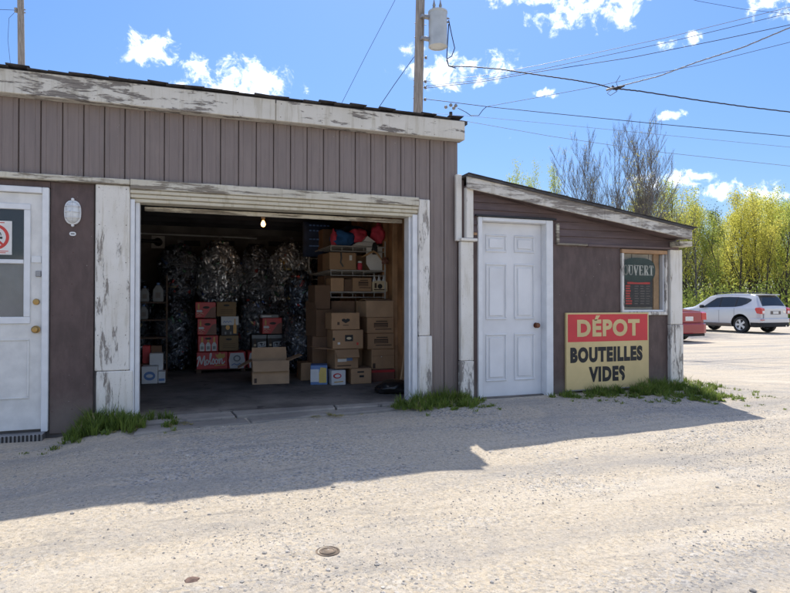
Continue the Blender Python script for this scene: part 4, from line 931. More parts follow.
bn = empty('printed_bag', (2.02,3.05,1.95), 'dark blue printed bag high at the left end of the shelves', 'bag')
b = MB(); 
for j in range(9):
    for i in range(9):
        u, v_ = i/8, j/8; b.v.append((1.81+.43*u, 3.02-.10*math.sin(math.pi*u)*math.sin(math.pi*v_)+.02*noise.noise(Vector((u*5, v_*5, 2))), 1.96+.53*v_))
for j in range(8):
    for i in range(8): b.f.append((j*9+i, j*9+i+1, (j+1)*9+i+1, (j+1)*9+i)); b.mi.append(0)
n0 = len(b.v); b.v += [(x, 3.08+(3.08-y)*.6, z) for x, y, z in b.v]; b.f += [tuple(n0+k for k in reversed(f_)) for f_ in list(b.f)]; b.mi += [0]*64
for i in range(8):
    b.f.append((i, n0+i, n0+i+1, i+1)); b.f.append((72+i, 72+i+1, n0+72+i+1, n0+72+i)); b.f.append((i*9, (i+1)*9, n0+(i+1)*9, n0+i*9)); b.f.append((i*9+8, n0+i*9+8, n0+(i+1)*9+8, (i+1)*9+8)); b.mi += [0]*4
b.build('bag', 'navy_cloth', bn, smooth='all')
b = MB()
for z0, n_, w_ in ((2.41,6,.05),(2.33,4,.05),(2.2,3,.06),(2.1,3,.07)):
    for k in range(n_): b.box(1.87+k*.055, 1.87+k*.055+w_*.7, 2.905, 2.909, z0, z0+.022)
b.build('print', 'case_blue', bn)

# big clear bags of cans
def can_bag(label, x0, x1, y, z0, z1, seed, tone=(.5,.5,.52), n=520, depth=.5):
    r = random.Random(seed); rx = (x1-x0)/2*.98; ry = depth/2; cx = (x0+x1)/2; H = z1-z0
    e = empty('can_bag', (cx, y, z0), label, 'bag of cans', 'clear bags of cans at the back of the bay')
    def prof(h): return max(.05, (1-abs(2*h-1)**3.2))**.5*(1+.10*math.sin(h*9+seed))
    vs = []; fs = []; tint = []
    for k in range(n):
        h = r.uniform(.02, .99); a = r.uniform(math.pi*.92, math.pi*2.08) if r.random() < .8 else r.uniform(0, 6.28)
        lay = r.choice((1, 1, 1, .82)); pr = prof(h)*lay*(1+.20*noise.noise(Vector((math.cos(a)*2, h*4, seed))))
        c = Vector((rx*pr*math.cos(a), ry*pr*math.sin(a), h*H)); nn = Vector((math.cos(a)/rx, math.sin(a)/ry, .0)).normalized()
        d = Vector((r.gauss(0,1), r.gauss(0,1), r.gauss(0,1))); d = (d-nn*d.dot(nn)*.8).normalized(); up = d.orthogonal().normalized(); w = d.cross(up); L_, rr_ = .064, .031
        s = r.random(); g = .18+1.7*r.random()**1.5
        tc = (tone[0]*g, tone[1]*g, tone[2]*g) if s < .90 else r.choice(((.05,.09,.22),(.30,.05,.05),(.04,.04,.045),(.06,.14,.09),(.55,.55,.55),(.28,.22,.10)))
        b0 = len(vs)
        for (t, q) in ((-1,.82),(-.88,1),(.85,1),(1,.78)):
            for m in range(7): an = 6.2832*m/7; vs.append(tuple(c+d*L_*t+(up*math.cos(an)+w*math.sin(an))*rr_*q)); tint.append((*tc, 1))
        for i in range(3):
            for m in range(7): m2 = (m+1) % 7; fs.append((b0+i*7+m, b0+i*7+m2, b0+(i+1)*7+m2, b0+(i+1)*7+m))
        fs.append(tuple(b0+m for m in range(6, -1, -1))); fs.append(tuple(b0+21+m for m in range(7)))
    me = bpy.data.meshes.new('cans'); me.from_pydata(vs, [], fs); me.materials.append(M['can_metal'])
    ca = me.color_attributes.new('tint', 'FLOAT_COLOR', 'POINT'); ca.data.foreach_set('color', [q for t_ in tint for q in t_]); me.shade_smooth(); me.set_sharp_from_angle(angle=R(50))
    tag(link('cans', me, e), kind='stuff')
    b = MB(); NU, NV = 28, 18
    for j in range(NV+1):
        h = j/NV
        for i in range(NU):
            a = 6.2832*i/NU; k = prof(h)*(1.10+.09*noise.noise(Vector((math.cos(a)*2.5, math.sin(a)*2.5, h*5+seed)))); b.v.append(((rx*k+.02)*math.cos(a), (ry*k+.02)*math.sin(a), h*H*1.02))
    for j in range(NV):
        for i in range(NU): i2 = (i+1) % NU; b.f.append((j*NU+i, j*NU+i2, (j+1)*NU+i2, (j+1)*NU+i)); b.mi.append(0)
    b.build('plastic_bag', 'bag_film', e, smooth='all', local=True)
    MB().tube([(0,0,H*1.0),(.01,.0,H*1.03+.02),(.03,-.02,H*1.03+.07)], [.05,.02,.05], 8).build('tied_neck', 'bag_film', e, smooth=True, local=True)
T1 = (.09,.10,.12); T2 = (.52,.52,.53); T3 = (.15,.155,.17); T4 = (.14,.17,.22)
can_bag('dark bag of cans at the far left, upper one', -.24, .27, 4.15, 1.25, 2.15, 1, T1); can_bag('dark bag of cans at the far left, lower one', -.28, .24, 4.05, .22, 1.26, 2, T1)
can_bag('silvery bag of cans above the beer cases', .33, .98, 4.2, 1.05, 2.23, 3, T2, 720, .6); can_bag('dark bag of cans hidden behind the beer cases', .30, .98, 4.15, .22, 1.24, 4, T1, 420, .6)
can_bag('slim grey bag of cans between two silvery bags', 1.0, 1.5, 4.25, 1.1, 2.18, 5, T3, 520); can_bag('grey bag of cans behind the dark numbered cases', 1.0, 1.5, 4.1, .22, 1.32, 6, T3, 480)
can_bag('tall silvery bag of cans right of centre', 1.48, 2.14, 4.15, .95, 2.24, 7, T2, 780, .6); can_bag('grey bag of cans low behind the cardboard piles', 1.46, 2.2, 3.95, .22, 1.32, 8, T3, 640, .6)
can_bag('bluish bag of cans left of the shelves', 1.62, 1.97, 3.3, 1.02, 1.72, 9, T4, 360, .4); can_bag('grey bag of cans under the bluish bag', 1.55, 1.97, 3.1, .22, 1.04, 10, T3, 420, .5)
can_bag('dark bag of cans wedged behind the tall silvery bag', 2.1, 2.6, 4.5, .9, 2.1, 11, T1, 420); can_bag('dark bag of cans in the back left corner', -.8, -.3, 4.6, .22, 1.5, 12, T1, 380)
# left side things
e = carton('tiny red box at the left wall pile', -.43, -.335, 2.8, .2, .43, .24, 'case_red', tape=False); e = carton('small brown box behind the white cases at left', -.33, -.19, 2.9, .2, FZ, .46, 'cardboard_dark', tape=False)
e = carton('white blue-lettered case, tall one in the left pile', -.335, -.165, 2.62, .22, .352, .225, 'case_white', tape=False); e = carton('white case with dark blue oval at the left foot', -.42, -.225, 2.42, .25, FZ, .225, 'case_white', tape=False); fpoly(e, 'print', 'case_blue', ell(.5,.45,.36,.26)); fpoly(e, 'print', 'case_white', ell(.5,.45,.22,.1), .002)
e = carton('small white carton at the right foot of the left pile', -.222, -.135, 2.44, .2, FZ, .15, 'case_white', tape=False); mark(e, 'print', 'case_blue', .1, .9, .2, .4)
carton('brown box under the tall white case at left', -.34, -.16, 2.68, .24, FZ, .15, 'cardboard_dark', tape=False); carton('brown box under the tiny red box at left', -.46, -.345, 2.8, .25, FZ, .228, 'cardboard_dark', tape=False)
rk = empty('jug_rack', (-.35,3.1,.2), 'dark wooden rack holding white jugs along the left wall', 'rack')
for z in (.75, 1.0, 1.245): bx('shelf', 'wood_dark', rk, -.55, -.12, 3.0, 3.35, z, z+.02, .003)
for x in (-.55,-.14):
    for y in (3.0, 3.33): bx('post', 'wood_dark', rk, x, x+.02, y+.001, y+.02, FZ, 1.64, .002)
def jug(label, x, z, s=1.0):
    e = empty('jug', (x, 3.1, z), label, 'jug')
    MB().prism([(-.062*s,0),(.062*s,0),(.068*s,.03*s),(.065*s,.15*s),(.03*s,.215*s),(-.03*s,.215*s),(-.065*s,.15*s),(-.068*s,.03*s)], -.06*s, .06*s).build('body', 'jug_plastic', e, local=True, bevel=.012)
    MB().lathe([(.02*s,.216*s),(.02*s,.245*s),(.001,.246*s)], 10).build('lid', 'case_blue', e, local=True); MB().box(-.03*s,.03*s,-.062*s,-.0605*s,.05*s,.12*s).build('print', 'grey_print', e, local=True)
jug('white jug at right of the left wall rack', -.245, 1.2655, 1.1); jug('white jug at left of the left wall rack', -.42, 1.2655, .9); jug('white jug on the lower rack shelf', -.43, 1.0205, .85)
vp = empty('vent_pipe', (-.5,5.2,2.3), 'black pipe elbow on a pale plate at the back wall', 'pipe')
bx('plate', 'white_paper', vp, -.42, -.20, 5.41, 5.425, 2.22, 2.44, .004); MB().tube([(-.97,5.28,2.34),(-.45,5.28,2.33),(-.37,5.29,2.33),(-.32,5.33,2.33),(-.31,5.409,2.33)], [.03,.03,.035,.07,.075], 12).build('pipe', 'black_plastic', vp, smooth=True)
# bulb
bl = empty('ceiling_bulb', (1.2,3.0,2.55), 'lit bare light bulb in a ceiling socket', 'lamp')
bx('mount', 'raw_wood', bl, 1.13, 1.27, 2.94, 3.06, 2.535, 2.564, .004); MB().lathe([(.03,2.534),(.03,2.50),(.018,2.485),(.018,2.47)], 12, (1.2,3.0,0)).build('socket', 'cream', bl, smooth=True)
MB().lathe([(.014,2.469),(.03,2.435),(.034,2.41),(.024,2.385),(.001,2.377)], 14, (1.2,3.0,0)).build('bulb', 'bulb_glow', bl, smooth='all')
pd = bpy.data.lights.new('bulb_light', 'POINT'); pd.energy = .35; pd.color = (1,.6,.3); pd.shadow_soft_size = .03; po = bpy.data.objects.new('bulb_light', pd); COL.objects.link(po); po.parent = bl; po.location = (0, 0, -.22)
# floor at right: black bag and a leaning stick
cloth_lump('black_bag', 'black plastic bag slumped on the floor inside the right jamb', 'bag', 'black_bag', (2.42,.62,FZ-.0), (.25,.20,.085), 7, nz=.8)
sk = MB().tube([(2.56,.86,FZ+.01),(2.63,.93,.5),(2.70,1.0,.80)], .014, 8).build('wooden_stick', 'wood_tan', None, smooth=True); tag(sk, 'bare wooden stick leaning on the right garage wall', 'stick')

# ------------------------------------------------------------------ utility poles and lines
PX, PY = at(416, 21)
pole = empty('utility_pole', (PX, PY, 0), 'weathered wooden utility pole carrying the transformer behind the garage', 'pole')
top = at3(421, -25, 21.0); bot = Vector((at3(415.5, 122, 21).x, PY, 0)); bot.x += (bot.x-top.x)*.5
ax = [bot.lerp(top, t) for t in (0,.3,.6,.85,1)]
MB().tube(ax, [.20,.185,.17,.16,.155], 16).build('shaft', 'pole_wood', pole, smooth=True)
def onpole(py):
    t = (at3(418, py, 21).z-bot.z)/(top.z-bot.z); return bot.lerp(top, t)
for py in (57, 81, 87, 99, 113, 24, 38):
    p = onpole(py); MB().tube([p+Vector((-.2,0,0)), p+Vector((.24,-.02,0))], .014, 6).build('bolt', 'grey_metal', pole)
    if py in (57, 81, 87, 99): MB().lathe([(.03,-.05),(.05,-.03),(.028,0),(.05,.03),(.03,.05)], 10, tuple(p+Vector((.25,-.03,0)))).build('insulator', 'porcelain', pole, smooth=True)
tr = empty('transformer', tuple(at3(438, 47, 20.9)), 'grey cylindrical transformer hung on the utility pole', 'transformer')
c = at3(438, 47, 20.9); Ht = at3(438, 11, 20.9).z-c.z; rt = .33
MB().lathe([(.001,.03),(rt*.86,.03),(rt*.9,0),(rt,0),(rt,.05),(rt*.985,.06),(rt*.985,Ht-.1),(rt*1.03,Ht-.09),(rt*1.03,Ht-.03),(rt*.8,Ht),(.001,Ht+.03)], 28, (c.x, c.y, c.z)).build('tank', 'transformer_paint', tr, smooth=True)
for dz in (.25, Ht-.25): MB().box(c.x-.62, c.x-rt+.04, c.y-.04, c.y+.14, c.z+dz-.05, c.z+dz+.05, .01).build('bracket', 'grey_metal', tr)
for dx, dy in ((-.12,.05),(.1,0)):
    MB().lathe([(.05,Ht-.02),(.06,Ht+.04),(.04,Ht+.07),(.065,Ht+.11),(.04,Ht+.15),(.06,Ht+.2),(.03,Ht+.3),(.01,Ht+.42)], 12, (c.x+dx, c.y+dy, c.z)).build('bushing', 'porcelain', tr, smooth=True)
for dz in (Ht-.22, Ht-.35): MB().lathe([(.035,0),(.035,.07),(.015,.08),(.015,.12)], 10, (c.x+rt-.01, c.y-.05, c.z+dz), 'x').build('terminal', 'porcelain', tr, smooth=True)
lead = [at3(449,20,20.9), at3(452,35,20.9), at3(455,48,20.9), at3(452,56,20.9), at3(447,59,20.9)]; MB().tube(lead, .016, 6).build('lead', 'cable', tr, smooth=True)
lead = [at3(449,24,20.9), at3(448,40,20.9), at3(447,58,20.9), at3(449,66,20.9), at3(456,68,20.9)]; MB().tube(lead, .018, 6).build('lead', 'cable', tr, smooth=True)
WG = 'overhead lines right of the utility pole'
def wire(label, pts, r, mat='cable', sag=.25, name='power_line', group=WG, wav=0):
    P = [at3(px, py, Z) for px, py, Z in pts]; q = []
    for i in range(len(P)-1):
        n = 14
        for k in range(n+(i == len(P)-2)):
            t = k/n; p = P[i].lerp(P[i+1], t); q.append(p+Vector((0, 0, wav*math.sin(len(q)*2.3))))
    o = MB().tube(q, r, 5).build(name, mat, None, smooth='all'); return tag(o, label, 'power line', group)
wire('thick twisted service cable from transformer to the splice', [(447,60,20.9),(449,66,20.8),(470,66.5,20.4),(500,69,19.9),(540,75,19.2),(575,80,18.7),(598,84,18.4),(612,88,18.2)], .020, wav=.005)
wire('thick twisted cable falling right from the splice', [(612,88,18.2),(640,91,18.6),(698,100,19.4),(745,106.5,20),(800,113,20.8),(900,125,22)], .022, wav=.006)
wire('pale twisted cable rising right from the splice', [(617,87,18.2),(660,76,17),(698,62,16),(745,47,15),(800,24,14),(900,-18,12.5)], .017, 'cable_pale', wav=.004)
wire('topmost thin pale line climbing to the upper right', [(426,81.5,20.9),(480,76,20.4),(540,65,20),(670,37,19),(800,5,18),(900,-22,17.5)], .009, 'cable_pale')
wire('upper of two close dark lines climbing right', [(426,86,20.9),(480,80,20.4),(540,69.5,20),(670,42,19),(800,11,18),(900,-14,17.5)], .009)
wire('lower of two close dark lines climbing right', [(426,88,20.9),(480,82,20.4),(540,71.5,20),(635,57,19),(720,40,18.5),(800,23,18),(900,-2,17.5)], .011)
wire('thin line passing below the splice and climbing right', [(487,106.5,20.9),(540,97,20.4),(594,87,20),(644,76,19.5),(700,65,19),(800,40,18),(900,15,17)], .008)
wire('dark line from the pole dropping gently to the right', [(426,99,20.9),(447,101.5,20.8),(487,106.5,20.8),(540,112,20.6),(660,124,20.2),(800,137,19.6),(920,149,19)], .012)
wire('faint thin line low on the pole, upper one', [(426,113,20.9),(460,115,21),(550,123.5,21),(660,134.5,21),(800,148,21),(920,159,21)], .006, 'cable_pale')
wire('faint thin line low on the pole, lower one', [(430,114.5,20.9),(460,120,21),(550,136,21),(660,152,21),(800,167,21),(920,180,21)], .0075, 'cable_pale')
wire('short line crossing the top right corner of the sky', [(660,-10,24),(700,1,24),(745,9,24),(800,15,24),(920,26,24)], .008)
wire('jumper loop hanging from the splice box near the pole', [(458,108,20.8),(466,112,20.7),(471,115.5,20.7),(479,115.5,20.7),(483,110,20.7),(487,106.5,20.8)], .012)
wire('guy wire slanting down to the left from the sky', [(399,-12,22),(395,0,22),(366,55,22.5),(338,110,23),(320,146,23.4)], .008, group='guy wires left of the pole')
wire('guy wire from the pole down to the roof', [(414,57,20.9),(394,85,21.4),(375,113,22),(362,134,22.4)], .012, group='guy wires left of the pole')
wire('short stay from the low bolt to the roof', [(414,113,20.9),(409,117,20.9),(403,124,20.9)], .012, group='guy wires left of the pole')
sp = empty('cable_splice', tuple(at3(615,88,18.2)), 'tangled cable splice where three overhead cables meet', 'splice'); rq = random.Random(8)
for k in range(3): MB().tube([at3(607+k*3,90-k*2,18.2), at3(613+k*2,88+k*.8,18.15), at3(621+k*2,87.5-k,18.2)], .035, 6).build('clamp', 'cable_pale' if k == 0 else 'cable', sp, smooth=True)
MB().tube([at3(619,88,18.2), at3(617,82,18.2), at3(621,75.5,18.2)], .008, 5).build('tail', 'cable', sp); MB().tube([at3(613,89,18.2), at3(608,93,18.2), at3(611,95.5,18.2), at3(618,91,18.2)], .010, 5).build('tail', 'cable', sp)
ib = empty('insulator_cluster', tuple(at3(452,106,20.8)), 'small insulator cluster on the line beside the pole', 'insulator')
for px_, py_ in ((446,107),(451,105),(456,105.5),(454,108)): p = at3(px_, py_, 20.8); MB().lathe([(.02,-.06),(.06,-.03),(.06,.02),(.025,.06)], 10, tuple(p)).build('insulator', 'porcelain', ib, smooth=True)
b = MB(); p = at3(451,112,20.8); b.lathe([(.055,-.1),(.06,-.1),(.06,.0),(.055,.0)], 8, tuple(p)); b.build('hanger', 'cable', ib)
# second pole, far left
P2 = at3(20, 72, 36); lp_ = empty('utility_pole', (P2.x, P2.y, 0), 'slim far utility pole above the roof at left', 'pole')
MB().tube([Vector((P2.x+.1, P2.y, 0)), Vector((P2.x, P2.y, P2.z)), at3(18, -30, 36)], [.21,.19,.17], 12).build('shaft', 'pole_wood', lp_, smooth=True)
for py in (9, 12): p = at3(19, py, 36); MB().tube([p+Vector((-.35,0,0)), p+Vector((.25,0,0))], .04, 6).build('bolt', 'grey_metal', lp_)
p = at3(14, 10, 35.9); MB().lathe([(.05,-.15),(.11,-.1),(.06,0),(.11,.08),(.05,.15)], 10, tuple(p)).build('insulator', 'porcelain', lp_, smooth=True)
wire('line running left from the far pole', [(-80,8,35.9),(-20,9,35.9),(0,9.5,35.9),(15,10,35.9)], .014, group='lines at the far left pole'); wire('thin loop hanging beside the far left pole', [(14,11,35.9),(7,18,35.9),(6,40,35.9),(9,66,35.9),(10,80,35.9)], .010, group='lines at the far left pole')

# ------------------------------------------------------------------ trees
def grow(seed, H, stems=1, spread=.35, lean=.05, depth=3, r0=.09, nb=8, start=.3, up=.55):
    """returns limb tubes [(pts, radii)] and tip points"""
    r = random.Random(seed); limbs = []; tips = []
    def limb(p, d, L, rad, lev):
        n = 7 if lev == 0 else 5; pts = [p]; dd = d.normalized()
        for k in range(n):
            dd = (dd+Vector((r.gauss(0,.07), r.gauss(0,.07), .05+.05*lev))).normalized(); pts.append(pts[-1]+dd*(L/n))
        limbs.append((pts, [rad*(1-.82*k/n) for k in range(n+1)], lev))
        if lev >= depth or L < .25:
            tips.extend(pts[1:]); return
        cnt = nb if lev == 0 else max(3, int(nb*.55))
        for k in range(cnt):
            t = (start if lev == 0 else .25)+(1-(start if lev == 0 else .25))*(k+r.random())/cnt; i = min(n-1, int(t*n)); q = pts[i].lerp(pts[i+1], t*n-i)
            a = r.random()*6.28; loc = (pts[i+1]-pts[i]).normalized(); side = Vector((math.cos(a), math.sin(a), 0)); nd = (loc*up+side*(1-up)+Vector((0,0,.12))).normalized()
            limb(q, nd, L*(spread+.16*r.random())*(1.25-t*.7), rad*(1-.8*t)*.55+.004, lev+1)
        tips.append(pts[-1])
    for s in range(stems):
        a = r.random()*6.28; ln = lean+(.10+.12*r.random() if stems > 1 else .0)
        limb(Vector((.12*math.cos(a)*(stems > 1), .12*math.sin(a)*(stems > 1), 0)), Vector((ln*math.cos(a), ln*math.sin(a), 1)), H*(1 if s == 0 else r.uniform(.72,.97)), r0*(1 if s == 0 else .8), 0)
    return limbs, tips
def limb_mesh(limbs, mat, name='trunk'):
    b = MB()
    for pts, rad, lev in limbs: b.tube(pts, rad, (7,5,4,3)[min(lev,3)], cap=False)
    return b.build(name, mat, mesh_only=True, smooth='all', recalc=False)
def leaf_mesh(tips, n, size, mat, seed, fuzz=.35, name='crown'):
    r = random.Random(seed); v = []; f = []; tone = []
    cl = [tips[r.randrange(len(tips))] for _ in range(n//9)]
    for c in cl:
        ct = r.random()
        for k in range(9):
            p = c+Vector((r.gauss(0,fuzz), r.gauss(0,fuzz), r.gauss(0,fuzz*.8))); s = size*r.uniform(.5,1.3)
            a = Vector((r.gauss(0,1), r.gauss(0,1), r.gauss(0,.8))).normalized(); u = a.orthogonal().normalized(); w = a.cross(u); b0 = len(v)
            v += [tuple(p+u*s), tuple(p+w*s*.55), tuple(p-u*s), tuple(p-w*s*.55)]; f.append((b0, b0+1, b0+2, b0+3)); tone += [min(1, max(0, ct*.7+.3*r.random()))]*4
    me = bpy.data.meshes.new(name); me.from_pydata(v, [], f); me.materials.append(M[mat]); attr(me, 'tone', tone); return me
VAR = []
for k, (H, leaf, n, fz, bk) in enumerate(((10,'leaf_yellow',5000,.30,'bark'),(10,'leaf_green',4600,.30,'bark'),(10,'leaf_yellow',3800,.36,'bark_grey'),(10,'leaf_green',5600,.32,'bark'),(10,'leaf_olive',2800,.34,'bark_grey'),(10,'leaf_yellow',6000,.34,'bark'),(10,'leaf_dark',6500,.3,'bark'))):
    lb, tp = grow(40+k, H, 1 if k % 3 else 2, .30, .04, 2, .13, 13, .16, .62); VAR.append((limb_mesh(lb, bk), leaf_mesh(tp, n, .075, leaf, k, fz)))
KIND = ['bright yellow-green spring tree', 'fresh green spring tree', 'thin yellow-leaved tree with grey trunk', 'dense green spring tree', 'sparse olive tree barely in leaf', 'dense golden-green tree', 'dark green tree']
rt_ = random.Random(21)
ORD = ['first','second','third','fourth','fifth','sixth','seventh','eighth','ninth','tenth','eleventh','twelfth','thirteenth','fourteenth','fifteenth','sixteenth','seventeenth','eighteenth']
def tree(px, Z, H, kind, label, rot=None, sxy=1.0):
    x, y = at(px, Z); e = empty('spring_tree', (x, y, -.05), label, 'tree', 'trees of the wood behind the cars', rot if rot is not None else rt_.random()*6.28)
    s = H/(12.2 if px > 672 or px < 600 else 10.9); e.scale = (s*sxy, s*sxy, s); link('trunk', VAR[kind][0], e); link('crown', VAR[kind][1], e)
# front row first, then the rows behind; heights follow the tree line
WOOD = ((646,45,9.6,0),(660,47,10.2,3),(673,44,9.8,4),(686,46,9.9,1),(697,44,9.5,2),(708,47,9.0,4),(717,44,7.9,1),(727,46,8.2,0),(738,44,8.9,5),(750,46,10.2,5),(762,44,9.9,0),(774,46,9.8,5),(785,44,9.0,3),(798,45,9.3,0),(812,46,9.6,1),(828,45,9.4,5),(846,46,9.8,3),
                    (652,54,10.4,1),(668,55,11,6),(682,53,11.0,0),(694,55,10.6,3),(706,54,10.2,6),(722,56,9.8,5),(733,53,9.6,3),(745,55,11.4,0),(757,54,12,5),(770,56,11.8,1),(783,54,10.9,5),(797,55,11,3),(815,55,11,0),(838,54,11.2,6),(862,52,11,1),(884,52,10.5,0),
                    (640,60,10.5,3),(676,64,11.5,5),(700,63,11.2,0),(729,64,10.8,3),(752,62,12.6,3),(779,63,12,0),(806,64,12,6),(630,50,8.0,1),(618,58,9.0,0),(604,60,8.6,3))
for row, lo, hi in (('front', 0, 49), ('middle', 49, 57), ('back', 57, 99)):
    for k, (px, Z, H, kind) in enumerate(sorted(t for t in WOOD if lo <= t[1] < hi)):
        tree(px, Z, H, kind, KIND[kind]+', '+ORD[k]+' from left in the '+row+' row of the wood')
tree(522, 40, 10.6, 1, 'green spring tree top showing just above the shed roof', sxy=.6); tree(549, 42, 11.4, 3, 'pale green tree top beside the bare tree above the shed roof', sxy=.5); tree(537, 41, 10.8, 1, 'small green tree top between two others above the shed roof', sxy=.45)
def bare(px, Z, H, seed, stems, label, rz=.6):
    lb, tp = grow(seed, H, stems, .34, .17, 3, .052, 15, .18, .60); x, y = at(px, Z); e = empty('bare_tree', (x, y, 0), label, 'tree', None, rz)
    link('trunk', limb_mesh([l for l in lb if l[2] < 2], 'bark_grey'), e); link('twigs', limb_mesh([l for l in lb if l[2] >= 2], 'bark_grey'), e)
    r = random.Random(seed); link('buds', leaf_mesh(tp, 900, .035, 'leaf_olive', seed, .1, 'buds'), e)
bare(622, 30, 9.0, 77, 5, 'tall bare leafless tree with several stems right of the pole'); bare(606, 31, 9.5, 91, 6, 'slimmer bare leafless tree left of the tallest one')
# undergrowth and grass verge
vg = MB(); n = 40
ring = [(at(540+i*10, 33.5+1.2*noise.noise(Vector((i*.6,0,0)))), at(540+i*10, 900)) for i in range(n)]
for a, c in ring: vg.v += [(a[0], a[1], gzn(*a)+.03), (c[0], c[1], .15)]
for i in range(n-1): vg.f.append((2*i, 2*i+2, 2*i+3, 2*i+1)); vg.mi.append(0)
q = NM('verge'); p = q.pos(); M['verge'] = q.set(col=q.mixc(q.map(q.noise(p, 1.5, 8, .65), .35, .65), (.07,.10,.02), (.20,.19,.06)), rough=.95, normal=q.bump(q.noise(p, 14, 5), .8, .08))
tag(vg.build('grass_verge', 'verge', None, recalc=False), 'rough green verge below the wood', 'grass', kind='structure')
def tuft_mesh(n, pos, h0, h1, mat, seed, wd=.004, bend=.5, name='grass', clump=28):
    """grass in clumps: blades fan out of a shared root, each clump with its own size"""
    r = random.Random(seed); v = []; f = []; tone = []
    for c in range(n//clump):
        g = pos(r)
        if g is None: continue
        cx, cy, cz, hs = g; ch = hs*r.uniform(.55, 1.3); ct = r.random(); m = int(clump*r.uniform(.4, 1.7)); broad = r.random() < .14
        for k in range(m):
            a = r.random()*6.28; rr = abs(r.gauss(0, .02)); x, y = cx+math.cos(a)*rr, cy+math.sin(a)*rr; a += r.gauss(0, .5)
            h = (h0+(h1-h0)*1.3*r.random()**1.6)*ch*(.5 if broad else 1); L_ = bend*h*r.uniform(.2, 1.6)*(2.2 if broad else 1); dx, dy = math.cos(a), math.sin(a); w = wd*r.uniform(.6, 1.4)*(2.6 if broad else 1); px_, py_ = -dy*w, dx*w; b0 = len(v)
            t = min(1, max(0, ct*.55+.45*r.random()+(.12 if r.random() < .10 else 0)))
            if y > -.058 and -1.1 < x < 6.1 and cy < -.058: y = -.06
            v += [(x-px_*.6,y-py_*.6,cz),(x+px_*.6,y+py_*.6,cz),(x+dx*L_*.35+px_,y+dy*L_*.35+py_,cz+h*.62),(x+dx*L_*.35-px_,y+dy*L_*.35-py_,cz+h*.62),(x+dx*L_,y+dy*L_,cz+h)]
            f += [(b0,b0+1,b0+2,b0+3),(b0+3,b0+2,b0+4)]; tone += [t]*5
    me = bpy.data.meshes.new(name); me.from_pydata(v, [], f); me.materials.append(M[mat]); attr(me, 'tone', tone); return me
def far_pos(r):
    px, Z = r.uniform(640, 900), r.uniform(33.5, 52); x, y = at(px, Z); return x, y, 0.0, 1
tag(link('verge_grass', tuft_mesh(12000, far_pos, .15, .5, 'grass_blade', 3, .02)), 'tall green grass at the edge of the wood', 'grass', kind='stuff')
tp = [Vector((*at(rt_.uniform(640, 900), rt_.uniform(40, 58)), abs(rt_.gauss(0, 1.1))+.2)) for _ in range(1100)]
tag(link('undergrowth', leaf_mesh(tp, 22000, .11, 'leaf_green', 5, .45, 'undergrowth')), 'green undergrowth at the foot of the wood', 'undergrowth', kind='stuff')
tp = [Vector((*at(rt_.uniform(600, 920), rt_.uniform(60, 72)), abs(rt_.gauss(0, 2.2))+.2)) for _ in range(900)]
tag(link('undergrowth', leaf_mesh(tp, 16000, .2, 'leaf_dark', 6, .6, 'undergrowth')), 'dark thicket deep inside the wood', 'undergrowth', kind='stuff')
# grass along the walls
def patch(rects):
    tot = sum(r_[4] for r_ in rects)
    def pos(r):
        k = r.random()*tot
        for (x0, x1, y0, y1, w, hs) in rects:
            k -= w
            if k <= 0: break
        x = r.uniform(x0, x1); t = abs(r.gauss(0, .42)); y = y1+(y0-y1)*t
        d = noise.noise(Vector((x*3.5, y*4, 5)))
        if d < -.12: return None
        edge = 1-abs(2*(x-x0)/(x1-x0)-1)**3
        if t > 1.7 or r.random() > edge+.25: return None
        return x, y, gz(x, y)-.005, hs*max(.2, 1-.7*t)*(.35+.65*edge)*(.75+.8*max(0, d))
    return pos
GW = [(tuft_mesh(11000, patch([(-1.12,.06,-.70,-.09,3,1.0),(-.85,-.28,-.45,-.09,2,1.2)]), .04, .17, 'grass_blade', 11, .0035), 'dark green grass clump around the white post left of the bay'),
      (tuft_mesh(9000, patch([(2.05,3.18,-.70,-.12,3,.9),(2.50,3.0,-.4,-.09,2,1.2)]), .03, .15, 'grass_blade', 12, .0035), 'green grass clump between the bay and the shed door'),
      (tuft_mesh(30000, patch([(3.98,6.1,-.78,-.14,5,.9),(4.7,6.15,-.85,-.14,4,1.0)]), .03, .14, 'grass_blade', 13, .0035), 'green grass strip along the foot of the shed wall'),
      (tuft_mesh(20000, patch([(5.75,6.65,-1.0,.9,3,.9),(5.95,6.5,-.6,.9,2,1.1),(5.4,6.2,-1.15,-.3,2,.7)]), .04, .15, 'grass_blade', 14, .0035), 'sunlit grass at the outer corner of the shed')]
for me, lab in GW: tag(link('grass', me), lab, 'grass', kind='stuff')
dry = tuft_mesh(1800, patch([(-.9,.2,-.62,-.3,1,.6),(2.5,3.3,-.5,-.28,1,.6),(1.2,1.7,-.5,-.38,.4,.4)]), .015, .05, 'grass_dry', 15, .003, 1.2)
tag(link('dry_grass', dry), 'dry yellow moss and grass flecks before the garage', 'grass', kind='stuff')

